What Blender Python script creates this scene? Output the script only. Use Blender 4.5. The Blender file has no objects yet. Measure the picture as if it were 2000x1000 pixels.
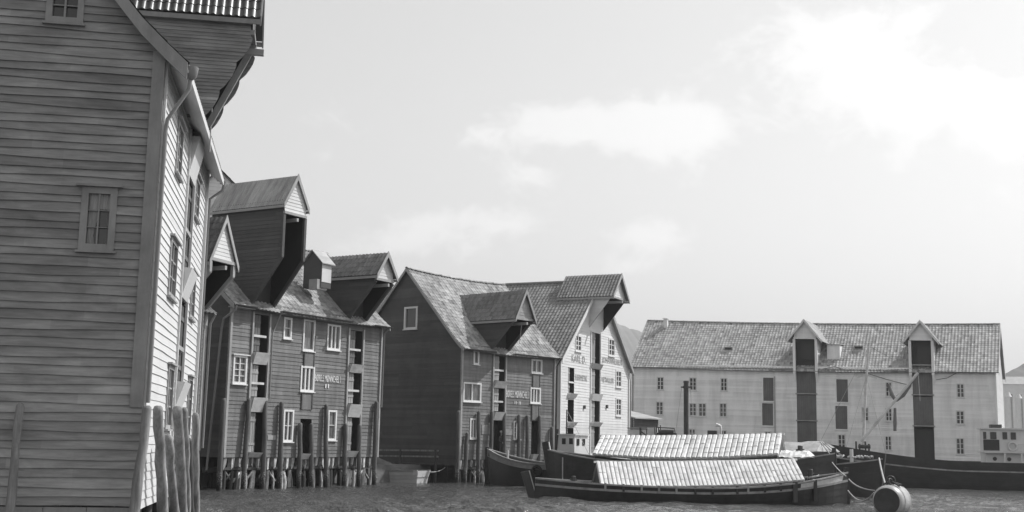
import bpy, math, random
from mathutils import Vector, Matrix
random.seed(7)
sc = bpy.context.scene
COL = sc.collection

# ------------------------------------------------------------------ camera
FPX = 2350.0; CX, CY = 1000.0, 500.0; ROLL = .02; PIT = math.atan(358 / FPX); H = 2.6
cr, sr, cp, sp = math.cos(ROLL), math.sin(ROLL), math.cos(PIT), math.sin(PIT)
R0 = Vector((1, 0, 0)); U0 = Vector((0, -sp, cp)); FW = Vector((0, cp, sp))
RT = R0 * cr + U0 * sr; UP = -R0 * sr + U0 * cr
cam = bpy.data.cameras.new('camera'); co = bpy.data.objects.new('camera', cam); COL.objects.link(co)
cam.sensor_width = 36; cam.lens = 36 * FPX / 2000; cam.clip_end = 20000; cam.clip_start = .5
M = Matrix.Identity(4)
for i in range(3):
    M[i][0] = RT[i]; M[i][1] = UP[i]; M[i][2] = -FW[i]
M[2][3] = H
co.matrix_world = M
sc.camera = co
sc.render.resolution_x, sc.render.resolution_y = 1024, 512

def ray(px, py):
    return FW + RT * ((px - CX) / FPX) - UP * ((py - CY) / FPX)
def gp(px, py, z=0.):
    d = ray(px, py); t = (z - H) / d.z
    return (d.x * t, d.y * t)
def atY(px, py, Y):
    d = ray(px, py); t = Y / d.y
    return Vector((d.x * t, Y, H + d.z * t))

# ------------------------------------------------------------------ light
SUN_AZ = math.radians(22); SUN_EL = math.radians(47)      # azimuth counted from +X towards +Y
sd = Vector((math.cos(SUN_AZ) * math.cos(SUN_EL), math.sin(SUN_AZ) * math.cos(SUN_EL), math.sin(SUN_EL)))
sl = bpy.data.lights.new('sun', 'SUN'); sl.energy = 5.0; sl.angle = math.radians(.5); sl.color = (1, 1, 1)
so = bpy.data.objects.new('sun', sl); COL.objects.link(so)
so.rotation_euler = sd.to_track_quat('Z', 'Y').to_euler()
sc.view_settings.view_transform = 'Standard'; sc.view_settings.look = 'None'
sc.view_settings.exposure = 0.0; sc.view_settings.gamma = 1

W = bpy.data.worlds.new('World'); sc.world = W; W.use_nodes = True
nt = W.node_tree; N = nt.nodes; Lk = nt.links; N.clear()
def mth(nt, op, a, b=None, clamp=False):
    n = nt.nodes.new('ShaderNodeMath'); n.operation = op; n.use_clamp = clamp
    for i, v in enumerate((a, b)):
        if v is None: continue
        if isinstance(v, (int, float)): n.inputs[i].default_value = v
        else: nt.links.new(v, n.inputs[i])
    return n.outputs[0]
out = N.new('ShaderNodeOutputWorld'); bg = N.new('ShaderNodeBackground'); bg.inputs['Strength'].default_value = .1
sky = N.new('ShaderNodeTexSky'); sky.sky_type = 'NISHITA'; sky.sun_disc = False
sky.sun_elevation = SUN_EL; sky.sun_rotation = math.pi / 2 - SUN_AZ
sky.air_density = 1.0; sky.dust_density = 1.5
sep = N.new('ShaderNodeSeparateColor'); Lk.new(sky.outputs[0], sep.inputs[0])
# black and white film, sensitive mostly to blue and green light
bwv = mth(nt, 'ADD', mth(nt, 'MULTIPLY', sep.outputs[2], .62), mth(nt, 'MULTIPLY', sep.outputs[1], .38))
SKYK = 1.0
bwv = mth(nt, 'ADD', mth(nt, 'MULTIPLY', mth(nt, 'POWER', bwv, .85), 2.32), 0.0)
tc = N.new('ShaderNodeTexCoord')
sx = N.new('ShaderNodeSeparateXYZ'); Lk.new(tc.outputs['Generated'], sx.inputs[0])
yy = mth(nt, 'MAXIMUM', mth(nt, 'ABSOLUTE', sx.outputs[1]), .15)
az = mth(nt, 'DIVIDE', sx.outputs[0], yy); el = mth(nt, 'DIVIDE', sx.outputs[2], yy)
def noise(nt, vec, scale, detail=6, rough=.6, dist=0):
    n = nt.nodes.new('ShaderNodeTexNoise'); n.inputs['Scale'].default_value = scale
    n.inputs['Detail'].default_value = detail; n.inputs['Roughness'].default_value = rough
    n.inputs['Distortion'].default_value = dist
    if vec is not None: nt.links.new(vec, n.inputs['Vector'])
    return n
cmb = N.new('ShaderNodeCombineXYZ'); Lk.new(az, cmb.inputs[0]); Lk.new(mth(nt, 'MULTIPLY', el, 1.25), cmb.inputs[1])
n1 = noise(nt, cmb.outputs[0], 11, 12, .62, .35); n2 = noise(nt, cmb.outputs[0], 42, 8, .65, .2)
tot = None
for (px, py, wx, wy, a) in [(1760, 190, 340, 105, 1.25), (1620, 60, 160, 60, .8), (1340, 255, 170, 52, 1.25), (1200, 235, 140, 45, 1.2), (1080, 250, 110, 45, 1.1), (1950, 260, 120, 60, .6),
                            (930, 275, 80, 30, .8), (1035, 340, 70, 28, .9), (960, 440, 130, 50, 1.1), (740, 480, 170, 34, 1.0), (830, 440, 60, 26, .7),
                            (1260, 460, 100, 42, .95), (1230, 525, 70, 25, .9), (1860, 450, 60, 25, .6), (600, 230, 60, 30, .25), (1800, 20, 180, 50, .5)]:
    d = ray(px, py); a0, e0 = d.x / d.y, d.z / d.y
    q = mth(nt, 'ADD', mth(nt, 'POWER', mth(nt, 'ABSOLUTE', mth(nt, 'DIVIDE', mth(nt, 'SUBTRACT', az, a0), wx / FPX)), 2),
            mth(nt, 'POWER', mth(nt, 'ABSOLUTE', mth(nt, 'DIVIDE', mth(nt, 'SUBTRACT', el, e0), wy / FPX)), 2))
    g = mth(nt, 'MULTIPLY', mth(nt, 'EXPONENT', mth(nt, 'MULTIPLY', q, -1)), a)
    tot = g if tot is None else mth(nt, 'ADD', tot, g)
cl = mth(nt, 'ADD', tot, mth(nt, 'MULTIPLY', mth(nt, 'SUBTRACT', n1.outputs[0], .5), 3.4))
cl = mth(nt, 'ADD', cl, mth(nt, 'MULTIPLY', mth(nt, 'SUBTRACT', n2.outputs[0], .5), 1.2))
mr = N.new('ShaderNodeMapRange'); mr.interpolation_type = 'SMOOTHSTEP'
mr.inputs['From Min'].default_value = .3; mr.inputs['From Max'].default_value = 1.35; Lk.new(cl, mr.inputs['Value'])
cloud = mth(nt, 'MULTIPLY', mr.outputs[0], 2.2)
Lk.new(mth(nt, 'ADD', bwv, cloud), bg.inputs['Color']); Lk.new(bg.outputs[0], out.inputs[0])

# ------------------------------------------------------------------ materials (black and white film: every colour is a grey)
MATS = {}
def mat(name, base, var=.12, rough=.8, grain=(3, 3, 30), streak=(1.2, 1.2, .35), stain=.3, spec=.3, bump=.0, metal=0, tone=.5, moss=0, tide=0):
    """grey material: tone attribute (per board or tile), stretched grain, large weather stains"""
    if name in MATS: return MATS[name]
    m = bpy.data.materials.new(name); m.use_nodes = True; t = m.node_tree
    b = t.nodes['Principled BSDF']; b.inputs['Roughness'].default_value = rough; b.inputs['Metallic'].default_value = metal
    b.inputs['Specular IOR Level'].default_value = spec
    tcn = t.nodes.new('ShaderNodeTexCoord')
    def mapped(s):
        mp = t.nodes.new('ShaderNodeMapping'); mp.inputs['Scale'].default_value = s
        t.links.new(tcn.outputs['Object'], mp.inputs[0]); return mp.outputs[0]
    at = t.nodes.new('ShaderNodeAttribute'); at.attribute_name = 'tone'
    g = noise(t, mapped(grain), 1, 5, .65).outputs[0]
    s = noise(t, mapped(streak), 1, 6, .62, .4).outputs[0]
    f = mth(t, 'ADD', 1, mth(t, 'MULTIPLY', at.outputs['Fac'], tone))
    f = mth(t, 'MULTIPLY', f, mth(t, 'ADD', 1 - var * 2.2, mth(t, 'MULTIPLY', g, var * 4.4)))
    f = mth(t, 'MULTIPLY', f, mth(t, 'ADD', 1 - stain * 2.0, mth(t, 'MULTIPLY', s, stain * 4.0)))
    v = mth(t, 'MULTIPLY', f, base)
    if moss:
        k = noise(t, mapped((.55, .55, .55)), 1, 8, .7, .6).outputs[0]
        v = mth(t, 'MULTIPLY', v, mth(t, 'ADD', 1 - moss, mth(t, 'MULTIPLY', k, moss * 2)))
    if tide:   # weed-dark wood below the tide line, speckled with pale barnacles just above it
        sp_ = t.nodes.new('ShaderNodeSeparateXYZ'); t.links.new(tcn.outputs['Object'], sp_.inputs[0])
        k = noise(t, mapped((5, 5, 2)), 1, 5, .7).outputs[0]; zz = mth(t, 'ADD', sp_.outputs[2], mth(t, 'MULTIPLY', mth(t, 'SUBTRACT', k, .5), 1.1))
        m1 = t.nodes.new('ShaderNodeMapRange'); m1.inputs['From Min'].default_value = tide - .15; m1.inputs['From Max'].default_value = tide + .1; m1.inputs['To Min'].default_value = .25; t.links.new(zz, m1.inputs['Value'])
        v = mth(t, 'MULTIPLY', v, m1.outputs[0])
        k2 = noise(t, mapped((26, 26, 22)), 1, 3, .7).outputs[0]
        band = mth(t, 'MULTIPLY', mth(t, 'GREATER_THAN', zz, tide - .35), mth(t, 'LESS_THAN', zz, tide + .25))
        v = mth(t, 'ADD', v, mth(t, 'MULTIPLY', mth(t, 'MULTIPLY', mth(t, 'GREATER_THAN', k2, .57), band), .3))
    v = mth(t, 'MAXIMUM', v, .008); v = mth(t, 'MINIMUM', v, .9)
    cb = t.nodes.new('ShaderNodeCombineColor')
    for i in range(3): t.links.new(v, cb.inputs[i])
    t.links.new(cb.outputs[0], b.inputs['Base Color'])
    if bump:
        bp = t.nodes.new('ShaderNodeBump'); bp.inputs['Strength'].default_value = 1; bp.inputs['Distance'].default_value = bump
        t.links.new(g, bp.inputs['Height']); t.links.new(bp.outputs[0], b.inputs['Normal'])
    MATS[name] = m; return m
M_OCHRE = mat('weathered_boards_near', .25, .20, .75, (1.2, 1.2, 16), (.6, .6, 2.4), .42, bump=.004, tone=.5)
M_WHITE1 = mat('white_painted_boards', .57, .03, .6, (2, 2, 25), (.6, .6, .3), .08, tone=.12)
M_TRIM1 = mat('weathered_trim', .26, .12, .7, (8, 8, 1.5), (1, 1, .8), .3, bump=.003)
M_RED = mat('red_boards_shade_tone', .085, .08, .75, (1.5, 1.5, 22), (.8, .8, .5), .22, tone=.45)  # red darkened for gable ends and hoists; their shade is put into the colour
M_RED3 = mat('red_boards_sunlit_tone', .165, .12, .75, (1.5, 1.5, 18), (2.2, 2.2, .4), .32, tone=.5)  # same red lightened for the fronts; direct sun is put into the colour
M_WHITE4 = mat('white_front_boards', .63, .04, .6, (2, 2, 25), (1.6, 1.6, .25), .09, tone=.12)
M_GREYW = mat('white_grey_boards', .80, .05, .65, (2, 2, 25), (1.1, 1.1, .16), .2, tone=.2)
M_TRIMW = mat('white_trim', .68, .04, .5, (6, 6, 6), (1, 1, 1), .08)
M_TRIMG = mat('grey_trim', .33, .08, .6, (6, 6, 2), (1, 1, 1), .2)
M_PIPE = mat('painted_pipe', .22, .05, .45, (3, 3, 3), (1, 1, .5), .15, spec=.5)
M_TILE_B = mat('blackened_pantiles', .11, .25, .6, (6, 6, 6), (.7, .7, .7), .3, tone=.7, moss=.5)
M_TILE_L = mat('lichen_pantiles', .30, .25, .8, (7, 7, 7), (.7, .7, .7), .25, tone=.9, moss=.6)
M_TILE_F = mat('pale_pantiles', .33, .12, .7, (5, 5, 5), (.5, .5, .5), .12, tone=.55, moss=.35)
M_TILE_D = mat('dark_glazed_pantiles', .17, .2, .45, (6, 6, 6), (.7, .7, .7), .2, spec=.5, tone=.6, moss=.4)
M_METAL = mat('corrugated_sheet', .34, .12, .5, (2, 8, 2), (.8, 3.5, .8), .35, spec=.4, tone=.4)
M_BOATROOF = mat('whitened_roof_tiles', .64, .14, .55, (6, 6, 6), (1.3, 1.3, 1.3), .16, tone=.32)
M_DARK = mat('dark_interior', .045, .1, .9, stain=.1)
M_DOOR = mat('plank_door', .13, .12, .7, (14, 14, 1.5), (1, 1, .5), .3)
M_DOORL = mat('pale_plank_door', .3, .12, .7, (14, 14, 1.5), (1, 1, .5), .3)
M_PILE = mat('fender_timber', .22, .3, .8, (16, 16, 1.0), (4, 4, .6), .5, bump=.012, tide=.55)
M_PILED = mat('tarred_timber', .06, .2, .6, (14, 14, 1.2), (4, 4, .6), .35, bump=.006)
M_PILEM = mat('hewn_timber', .105, .3, .75, (14, 14, 1.0), (4, 4, .6), .5, bump=.01, tide=.6)
M_BARN = mat('barnacled_timber', .42, .3, .9, (9, 9, 5), (4, 4, 2.2), .7, bump=.01)
M_HULL = mat('tarred_hull', .032, .2, .38, (2, 2, 14), (1.2, 1.2, 1.6), .4, spec=.45, tone=.5)
M_HULL2 = mat('weathered_hull', .028, .25, .45, (2, 2, 14), (2.2, 2.2, 1.6), .5, spec=.4, tone=.6)
M_RAIL = mat('worn_rail', .28, .15, .6, (2, 2, 14), (1.5, 1.5, 1.5), .4)
M_RAILW = mat('bleached_rail', .55, .12, .6, (2, 2, 14), (1.5, 1.5, 1.5), .3)
M_DECK = mat('deck_planks', .2, .15, .7, (1.5, 16, 2), (1, 1, 1), .3)
M_PAINTW = mat('white_boat_paint', .62, .03, .35, (3, 3, 3), (1, 1, 1), .1, spec=.5)
M_PAINTG = mat('grey_boat_paint', .55, .05, .4, (3, 3, 3), (1, 1, 1), .15, spec=.5)
M_TARP = mat('canvas_tarp', .16, .12, .8, (3, 3, 3), (2, 2, 2), .3, bump=.02)
M_TARPL = mat('pale_canvas', .36, .12, .8, (3, 3, 3), (2, 2, 2), .3, bump=.02)
M_ROPE = mat('hemp_rope', .38, .1, .9)
M_IRON = mat('rusty_iron', .05, .2, .6, (6, 6, 6), (2, 2, 2), .3, spec=.4)
M_BUOY = mat('painted_drum', .36, .08, .4, (3, 3, 3), (1.5, 1.5, 1.5), .2, spec=.5)
M_GLASS = mat('window_glass', .035, .05, .08, spec=.6, stain=.1)
M_GLASSL = mat('curtained_glass', .13, .5, .12, (14, 14, 1.5), (2.5, 2.5, 1), .6, spec=.5)
M_TILE_N = mat('near_black_pantiles', .07, .3, .35, (6, 6, 6), (2, 2, 2), .5, spec=.6, tone=.8, moss=.4)
M_CURT = mat('curtain', .34, .1, .9, (20, 20, 1), (3, 3, 1), .2)
M_PAINTL = mat('white_lettering', .72, .15, .8, (8, 8, 8), (3, 3, 3), .18)
M_PAINTD = mat('grey_lettering', .36, .2, .8, (8, 8, 8), (3, 3, 3), .3)
M_MASON = mat('pale_masonry', .7, .04, .8, (1, 1, 1), (.2, .2, .2), .1)
M_HILL = mat('hillside', .13, .2, .95, (.02, .02, .03), (.006, .006, .01), .45)
M_LAND = mat('gravel_land', .2, .1, .95, (.5, .5, .5), (.1, .1, .1), .2)
M_STONE = mat('quay_stone', .16, .2, .9, (1.5, 1.5, 3), (.5, .5, .5), .4, bump=.03)
M_CLOTH = mat('dark_work_clothes', .085, .1, .9)
M_SKIN = mat('skin', .38, .05, .6)
M_TYRE = mat('tyre_rubber', .02, .1, .6)

# ------------------------------------------------------------------ helpers
class Fr:
    """plan frame: O left end, E right end (as seen), x along, y away from the viewer, z up"""
    def __init__(s, O, E, kz=0.):
        s.O = O; dx, dy = E[0] - O[0], E[1] - O[1]; s.L = math.hypot(dx, dy)
        s.u = (dx / s.L, dy / s.L); s.v = (-s.u[1], s.u[0]); s.kz = kz; s.rz = math.atan2(dy, dx)
    def loc(s, a, b):
        a -= s.O[0]; b -= s.O[1]
        return (a * s.u[0] + b * s.u[1], a * s.v[0] + b * s.v[1])
    def _r(s, px, py):
        d = ray(px, py); return d, s.loc(0, 0), (d.x * s.u[0] + d.y * s.u[1], d.x * s.v[0] + d.y * s.v[1])
    def f(s, px, py, y=0.):
        d, c, dl = s._r(px, py); t = (y - c[1]) / dl[1]; x = c[0] + t * dl[0]
        return x, (H + t * d.z) / (1 + s.kz * x)
    def g(s, px, py, x=0.):
        d, c, dl = s._r(px, py); t = (x - c[0]) / dl[0]
        return c[1] + t * dl[1], (H + t * d.z) / (1 + s.kz * x)
    def rect(s, x0, y0, x1, y1, y=0.):
        ym, xm = (y0 + y1) / 2, (x0 + x1) / 2
        return s.f(x0, ym, y)[0], s.f(x1, ym, y)[0], s.f(xm, y1, y)[1], s.f(xm, y0, y)[1]
    def grect(s, x0, y0, x1, y1, x=0.):
        ym, xm = (y0 + y1) / 2, (x0 + x1) / 2
        a, b = s.g(x0, ym, x)[0], s.g(x1, ym, x)[0]
        return min(a, b), max(a, b), s.g(xm, y1, x)[1], s.g(xm, y0, x)[1]
    def w(s, x, y, z=0.):
        return Vector((s.O[0] + s.u[0] * x + s.v[0] * y, s.O[1] + s.u[1] * x + s.v[1] * y, z))

def thing(name, label, cat, F=None, loc=None, rz=0., group=None):
    o = bpy.data.objects.new(name, None); COL.objects.link(o)
    if F is not None: o.location = (F.O[0], F.O[1], 0); o.rotation_euler = (0, 0, F.rz); o['kz'] = F.kz
    else: o.location = loc or (0, 0, 0); o.rotation_euler = (0, 0, rz); o['kz'] = 0.
    o.empty_display_size = .2
    o['label'] = label; o['category'] = cat
    if group: o['group'] = group
    return o

class MB:
    def __init__(s): s.v = []; s.f = []; s.t = []
    def face(s, pts, tone=0.):
        n = len(s.v); s.v += [tuple(p) for p in pts]; s.f.append(tuple(range(n, n + len(pts)))); s.t.append(tone)
    def grid(s, rows, tone=0., close=False):
        n = len(s.v); w = len(rows[0])
        for r in rows: s.v += [tuple(p) for p in r]
        for i in range(len(rows) - 1):
            for j in range(w - (0 if close else 1)):
                k = (j + 1) % w
                s.f.append((n + i * w + j, n + i * w + k, n + (i + 1) * w + k, n + (i + 1) * w + j)); s.t.append(tone)
    def box(s, x0, x1, y0, y1, z0, z1, tone=0.):
        s.hexa([(x0, y0, z0), (x1, y0, z0), (x1, y1, z0), (x0, y1, z0), (x0, y0, z1), (x1, y0, z1), (x1, y1, z1), (x0, y1, z1)], tone)
    def hexa(s, p, tone=0.):
        n = len(s.v); s.v += [tuple(q) for q in p]
        for f in ((0, 3, 2, 1), (4, 5, 6, 7), (0, 1, 5, 4), (1, 2, 6, 5), (2, 3, 7, 6), (3, 0, 4, 7)):
            s.f.append(tuple(n + i for i in f)); s.t.append(tone)
    def beam(s, a, b, w, h, up=(0, 0, 1), tone=0.):
        a, b = Vector(a), Vector(b); d = (b - a).normalized(); up = Vector(up)
        sx = d.cross(up)
        if sx.length < 1e-4: sx = d.cross(Vector((0, 1, 0)))
        sx.normalize(); sz = sx.cross(d).normalized()
        P = lambda c, i, j: c + sx * (i * w / 2) + sz * (j * h / 2)
        s.hexa([P(a, -1, -1), P(a, 1, -1), P(b, 1, -1), P(b, -1, -1), P(a, -1, 1), P(a, 1, 1), P(b, 1, 1), P(b, -1, 1)], tone)
    def tube(s, pts, r, n=8, cap=True, tone=0.):
        pts = [Vector(p) for p in pts]; rr = r if isinstance(r, (list, tuple)) else [r] * len(pts)
        rows = []; ref = None
        for i, p in enumerate(pts):
            d = (pts[min(i + 1, len(pts) - 1)] - pts[max(i - 1, 0)]).normalized()
            if ref is None: ref = d.orthogonal().normalized()
            ref = (ref - d * ref.dot(d)).normalized(); q = d.cross(ref)
            rows.append([p + (ref * math.cos(a) + q * math.sin(a)) * rr[i] for a in [2 * math.pi * k / n for k in range(n)]])
        s.grid(rows, tone, close=True)
        if cap: s.face(list(reversed(rows[0])), tone); s.face(rows[-1], tone)
    def prism(s, poly, axis, a, b, tone=0.):
        """poly in the two other axes, extruded from a to b along axis (x or y)"""
        mk = (lambda p, k: (k, p[0], p[1])) if axis == 'x' else (lambda p, k: (p[0], k, p[1]))
        A = [mk(p, a) for p in poly]; B = [mk(p, b) for p in poly]
        s.face(A, tone); s.face(list(reversed(B)), tone)
        for i in range(len(poly)):
            j = (i + 1) % len(poly); s.face([A[j], A[i], B[i], B[j]], tone)
    def build(s, name, m, parent=None, smooth=False, label=None):
        kz = 0.; r = parent
        while r is not None:
            if 'kz' in r: kz = r['kz']
            r = r.parent
        vs = [(x, y, z * (1 + kz * x)) for x, y, z in s.v] if kz else s.v
        me = bpy.data.meshes.new(name); me.from_pydata(vs, [], s.f); me.update()
        at = me.attributes.new('tone', 'FLOAT', 'FACE'); at.data.foreach_set('value', s.t)
        me.materials.append(m)
        if smooth: me.polygons.foreach_set('use_smooth', [True] * len(me.polygons))
        o = bpy.data.objects.new(name, me); COL.objects.link(o)
        if parent is not None: o.parent = parent
        if label: o['label'] = label
        return o
def struct(o): o['kind'] = 'structure'; return o
def tag(o, label, cat, group=None, kind=None):
    if label: o['label'] = label
    if cat: o['category'] = cat
    if group: o['group'] = group
    if kind: o['kind'] = kind
    return o

def clap(mb, M3, zr, Lf, Rf, holes=(), pitch=.19, o1=.023, o0=.004, wob=.012, seg=1.3, tonefn=None, jl=3.8):
    """overlapping boards; M3(a, z, off) -> point; Lf/Rf give the ends of each board at height z"""
    z0, z1 = zr; n = max(1, round((z1 - z0) / pitch)); p = (z1 - z0) / n
    rs = random.Random(int(z0 * 100 + z1 * 1000))
    def wv(i, a): return wob * (math.sin(a * .83 + i * 2.1) + .6 * math.sin(a * 2.1 + i * 4.3))
    off = [rs.uniform(-.004, .006) for _ in range(n + 1)]
    for i in range(n):
        za, zb = z0 + i * p, z0 + (i + 1) * p
        bands = sorted({za, zb} | {h[k] for h in holes for k in (2, 3) if za + .004 < h[k] < zb - .004})
        rowtone = rs.uniform(-.3, .3); j0 = rs.uniform(0, jl); tones = [rowtone + rs.uniform(-.25, .25) for _ in range(60)]
        for b0, b1 in zip(bands, bands[1:]):
            mid = (b0 + b1) / 2; L, R = Lf(mid), Rf(mid)
            if R - L < .02: continue
            ivs = [(L, R)]
            for h in holes:
                if h[2] < mid < h[3]:
                    nv = []
                    for a, b in ivs:
                        if h[0] > a: nv.append((a, min(b, h[0])))
                        if h[1] < b: nv.append((max(a, h[1]), b))
                        if False: pass
                    ivs = [q for q in nv if q[1] - q[0] > .01]
            for a, b in ivs:
                cuts = [a]; k = math.floor(a / seg) + 1
                while k * seg < b - .05:
                    if k * seg > a + .05: cuts.append(k * seg)
                    k += 1
                cuts.append(b)
                for c0, c1 in zip(cuts, cuts[1:]):
                    l0 = Lf(b0) if c0 == L else c0; l1 = Lf(b1) if c0 == L else c0
                    r0 = Rf(b0) if c1 == R else c1; r1 = Rf(b1) if c1 == R else c1
                    def zz(z, aa):
                        if abs(z - za) < 1e-6: return z + wv(i, aa)
                        if abs(z - zb) < 1e-6: return z + wv(i + 1, aa)
                        return z
                    def of(z): return o1 + off[i] - (o1 + off[i] - o0) * (z - za) / p
                    bi = int(((c0 + c1) / 2 - j0 + 100 * jl) / jl) % 60
                    if jl < 3 and c1 != b and int((c1 - j0 + 100 * jl) / jl + .02) != bi: c1 -= .016
                    tn = tones[bi] + (tonefn(mid) if tonefn else 0)
                    mb.face([M3(l0, zz(b0, l0), of(b0)), M3(r0, zz(b0, r0), of(b0)), M3(r1, zz(b1, r1), of(b1)), M3(l1, zz(b1, l1), of(b1))], tn)
                    if b0 == za:
                        mb.face([M3(l0, zz(b0, l0), o0 - .004), M3(r0, zz(b0, r0), o0 - .004), M3(r0, zz(b0, r0), of(b0)), M3(l0, zz(b0, l0), of(b0))], tn)
FRONT = lambda a, z, o: (a, -o, z)
def SIDE(x): return lambda a, z, o: (x - o, a, z)        # plane facing -x
def SIDER(x): return lambda a, z, o: (x + o, a, z)       # plane facing +x
def FRONTAT(y): return lambda a, z, o: (a, y - o, z)

def pantile(mb, P, nu, nv, amp=.05, step=.02, k=6, vary=.35, groove=False):
    """P(s,t)->(point, normal), t from eave 0 to ridge 1"""
    rs = random.Random(nu * 31 + nv)
    prof = [amp * (.5 + .5 * math.cos(2 * math.pi * (j / k))) for j in range(k + 1)]
    if groove: prof = [amp * (1 - (1 - math.sin(math.pi * j / k)) ** 3.5) for j in range(k + 1)]
    for r in range(nv):
        t0, t1 = r / nv, (r + 1) / nv
        for c in range(nu):
            tn = rs.uniform(-vary, vary) * (1 if rs.random() < .8 else 1.6); lift = rs.uniform(0, .008 if not groove else .022); n = len(mb.v)
            for row, (t, add) in enumerate(((t0, step + lift), (t1, lift + .004), (t0, 0))):
                for j in range(k + 1):
                    s_ = (c + j / k) / nu; p, nn = P(s_, t); hgt = prof[j] + add if row < 2 else (prof[j] * .3)
                    mb.v.append(tuple(p + nn * hgt))
            w = k + 1
            for j in range(k):
                mb.f.append((n + j, n + j + 1, n + w + j + 1, n + w + j)); mb.t.append(tn)
                mb.f.append((n + 2 * w + j, n + 2 * w + j + 1, n + j + 1, n + j)); mb.t.append(tn)
def corrug(mb, P, nu, nv, amp=.02, k=4):
    rs = random.Random(nu)
    for c in range(nu):
        tn = rs.uniform(-.4, .4) if c % 4 == 0 else tn
        rows = []
        for r in range(nv + 1):
            row = []
            for j in range(k + 1):
                p, nn = P((c + j / k) / nu, r / nv); row.append(p + nn * (amp * math.cos(2 * math.pi * j / k)))
            rows.append(row)
        mb.grid(rows, tn)
def slope(x0, x1, prof, axis='x', sag=0.):
    """roof plane from a profile list [(y,z)...] eave -> ridge, swept x0..x1; for axis y the profile is (x,z) swept along y"""
    seg = [math.dist(a, b) for a, b in zip(prof, prof[1:])]; T = sum(seg)
    def P(s, t):
        d = t * T; i = 0
        while i < len(seg) - 1 and d > seg[i]: d -= seg[i]; i += 1
        a, b = prof[i], prof[i + 1]; q = d / seg[i]
        y, z = a[0] + (b[0] - a[0]) * q, a[1] + (b[1] - a[1]) * q
        ny, nz = -(b[1] - a[1]) / seg[i], (b[0] - a[0]) / seg[i]
        if nz < 0: ny, nz = -ny, -nz
        x = x0 + (x1 - x0) * s; z -= sag * 4 * s * (1 - s)
        return (Vector((x, y, z)), Vector((0, ny, nz))) if axis == 'x' else (Vector((y, x, z)), Vector((ny, 0, nz)))
    P.T = T; return P
def tiles(name, m, parent, P, length, pu=.27, pv=.34, **kw):
    mb = MB(); pantile(mb, P, max(2, round(length / pu)), max(2, round(P.T / pv)), **kw)
    # solid under-sheathing
    rows = []
    for i in range(9):
        t = i / 8; rows.append([(lambda q: q[0] - q[1] * .03)(P(s_ / 8, t)) for s_ in range(9)])
    mb.grid(rows, -.5)
    return mb.build(name, m, parent)
def lerpx(prof, z):
    """y of a roof profile at height z (profile ascending)"""
    if z <= prof[0][1]: return prof[0][0]
    for a, b in zip(prof, prof[1:]):
        if z <= b[1]: return a[0] + (b[0] - a[0]) * (z - a[1]) / (b[1] - a[1])
    return prof[-1][0]

def window(parent, r, nv=1, nh=2, y=0., fw=.09, mframe=None, mglass=None, axis='f', sill=True, curtain=False, x=0., bar=.035, rec=.03, hood=False, name='window'):
    """casing, glazing bars, pane and sill. axis f: in a front plane y; g: in the near gable plane x"""
    mframe = mframe or M_TRIMW; mglass = mglass or M_GLASS
    a0, a1, z0, z1 = r
    if axis == 'f': B = lambda mb, p, q, o0, o1, z, w: mb.box(p, q, y - o1, y - o0, z, w)
    elif axis == 'r': B = lambda mb, p, q, o0, o1, z, w: mb.box(x + o0, x + o1, p, q, z, w)
    else: B = lambda mb, p, q, o0, o1, z, w: mb.box(x - o1, x - o0, p, q, z, w)
    f = MB(); pr = .055
    B(f, a0, a0 + fw, -.05, pr, z0, z1); B(f, a1 - fw, a1, -.05, pr, z0, z1)
    B(f, a0 + fw, a1 - fw, -.05, pr - .003, z1 - fw, z1); B(f, a0 + fw, a1 - fw, -.05, pr - .003, z0, z0 + fw)
    i0, i1, j0, j1 = a0 + fw, a1 - fw, z0 + fw, z1 - fw
    for k in range(1, nv + 1):
        c = i0 + (i1 - i0) * k / (nv + 1); B(f, c - bar, c + bar, -.04, .03, j0, j1)
    for k in range(1, nh + 1):
        c = j0 + (j1 - j0) * k / (nh + 1); B(f, i0, i1, -.04, .018, c - bar * .55, c + bar * .55)
    fo = f.build(name, mframe, parent)
    if sill:
        q = MB(); B(q, a0 - .05, a1 + .05, -.02, .11, z0 - .05, z0 - .003); q.build('sill', mframe, fo)
    if hood:
        q = MB(); B(q, a0 - .1, a1 + .12, -.02, .13, z1 + .003, z1 + .05); q.build('hood', mframe, fo)
    g = MB(); B(g, i0, i1, -.06, -rec - .02, j0, j1); g.build('pane', mglass, fo)
    if curtain:
        c = MB()
        for (u0, u1, v0, v1, ph) in ((.02, .98, .70, 1.0, 0), (.45, .98, .0, .7, 1), (.0, .12, .0, .7, 2)):
            n = 22; rows = []
            for k in range(9):
                zz = j0 + (j1 - j0) * (v0 + (v1 - v0) * k / 8); row = []
                for jj in range(n + 1):
                    uu = u0 + (u1 - u0) * jj / n
                    if ph == 1: uu = u1 - (u1 - uu) * (.55 + .45 * abs(k / 8 - .25) * 1.3)
                    aa = i0 + (i1 - i0) * uu; dd = -.035 + .012 * math.sin(jj * 1.9 + k * .3)
                    row.append((x - dd, aa, zz) if axis == 'g' else (aa, y - dd, zz))
                rows.append(row)
            c.grid(rows)
        c.build('curtain', M_CURT, fo, True)
    return fo

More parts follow.
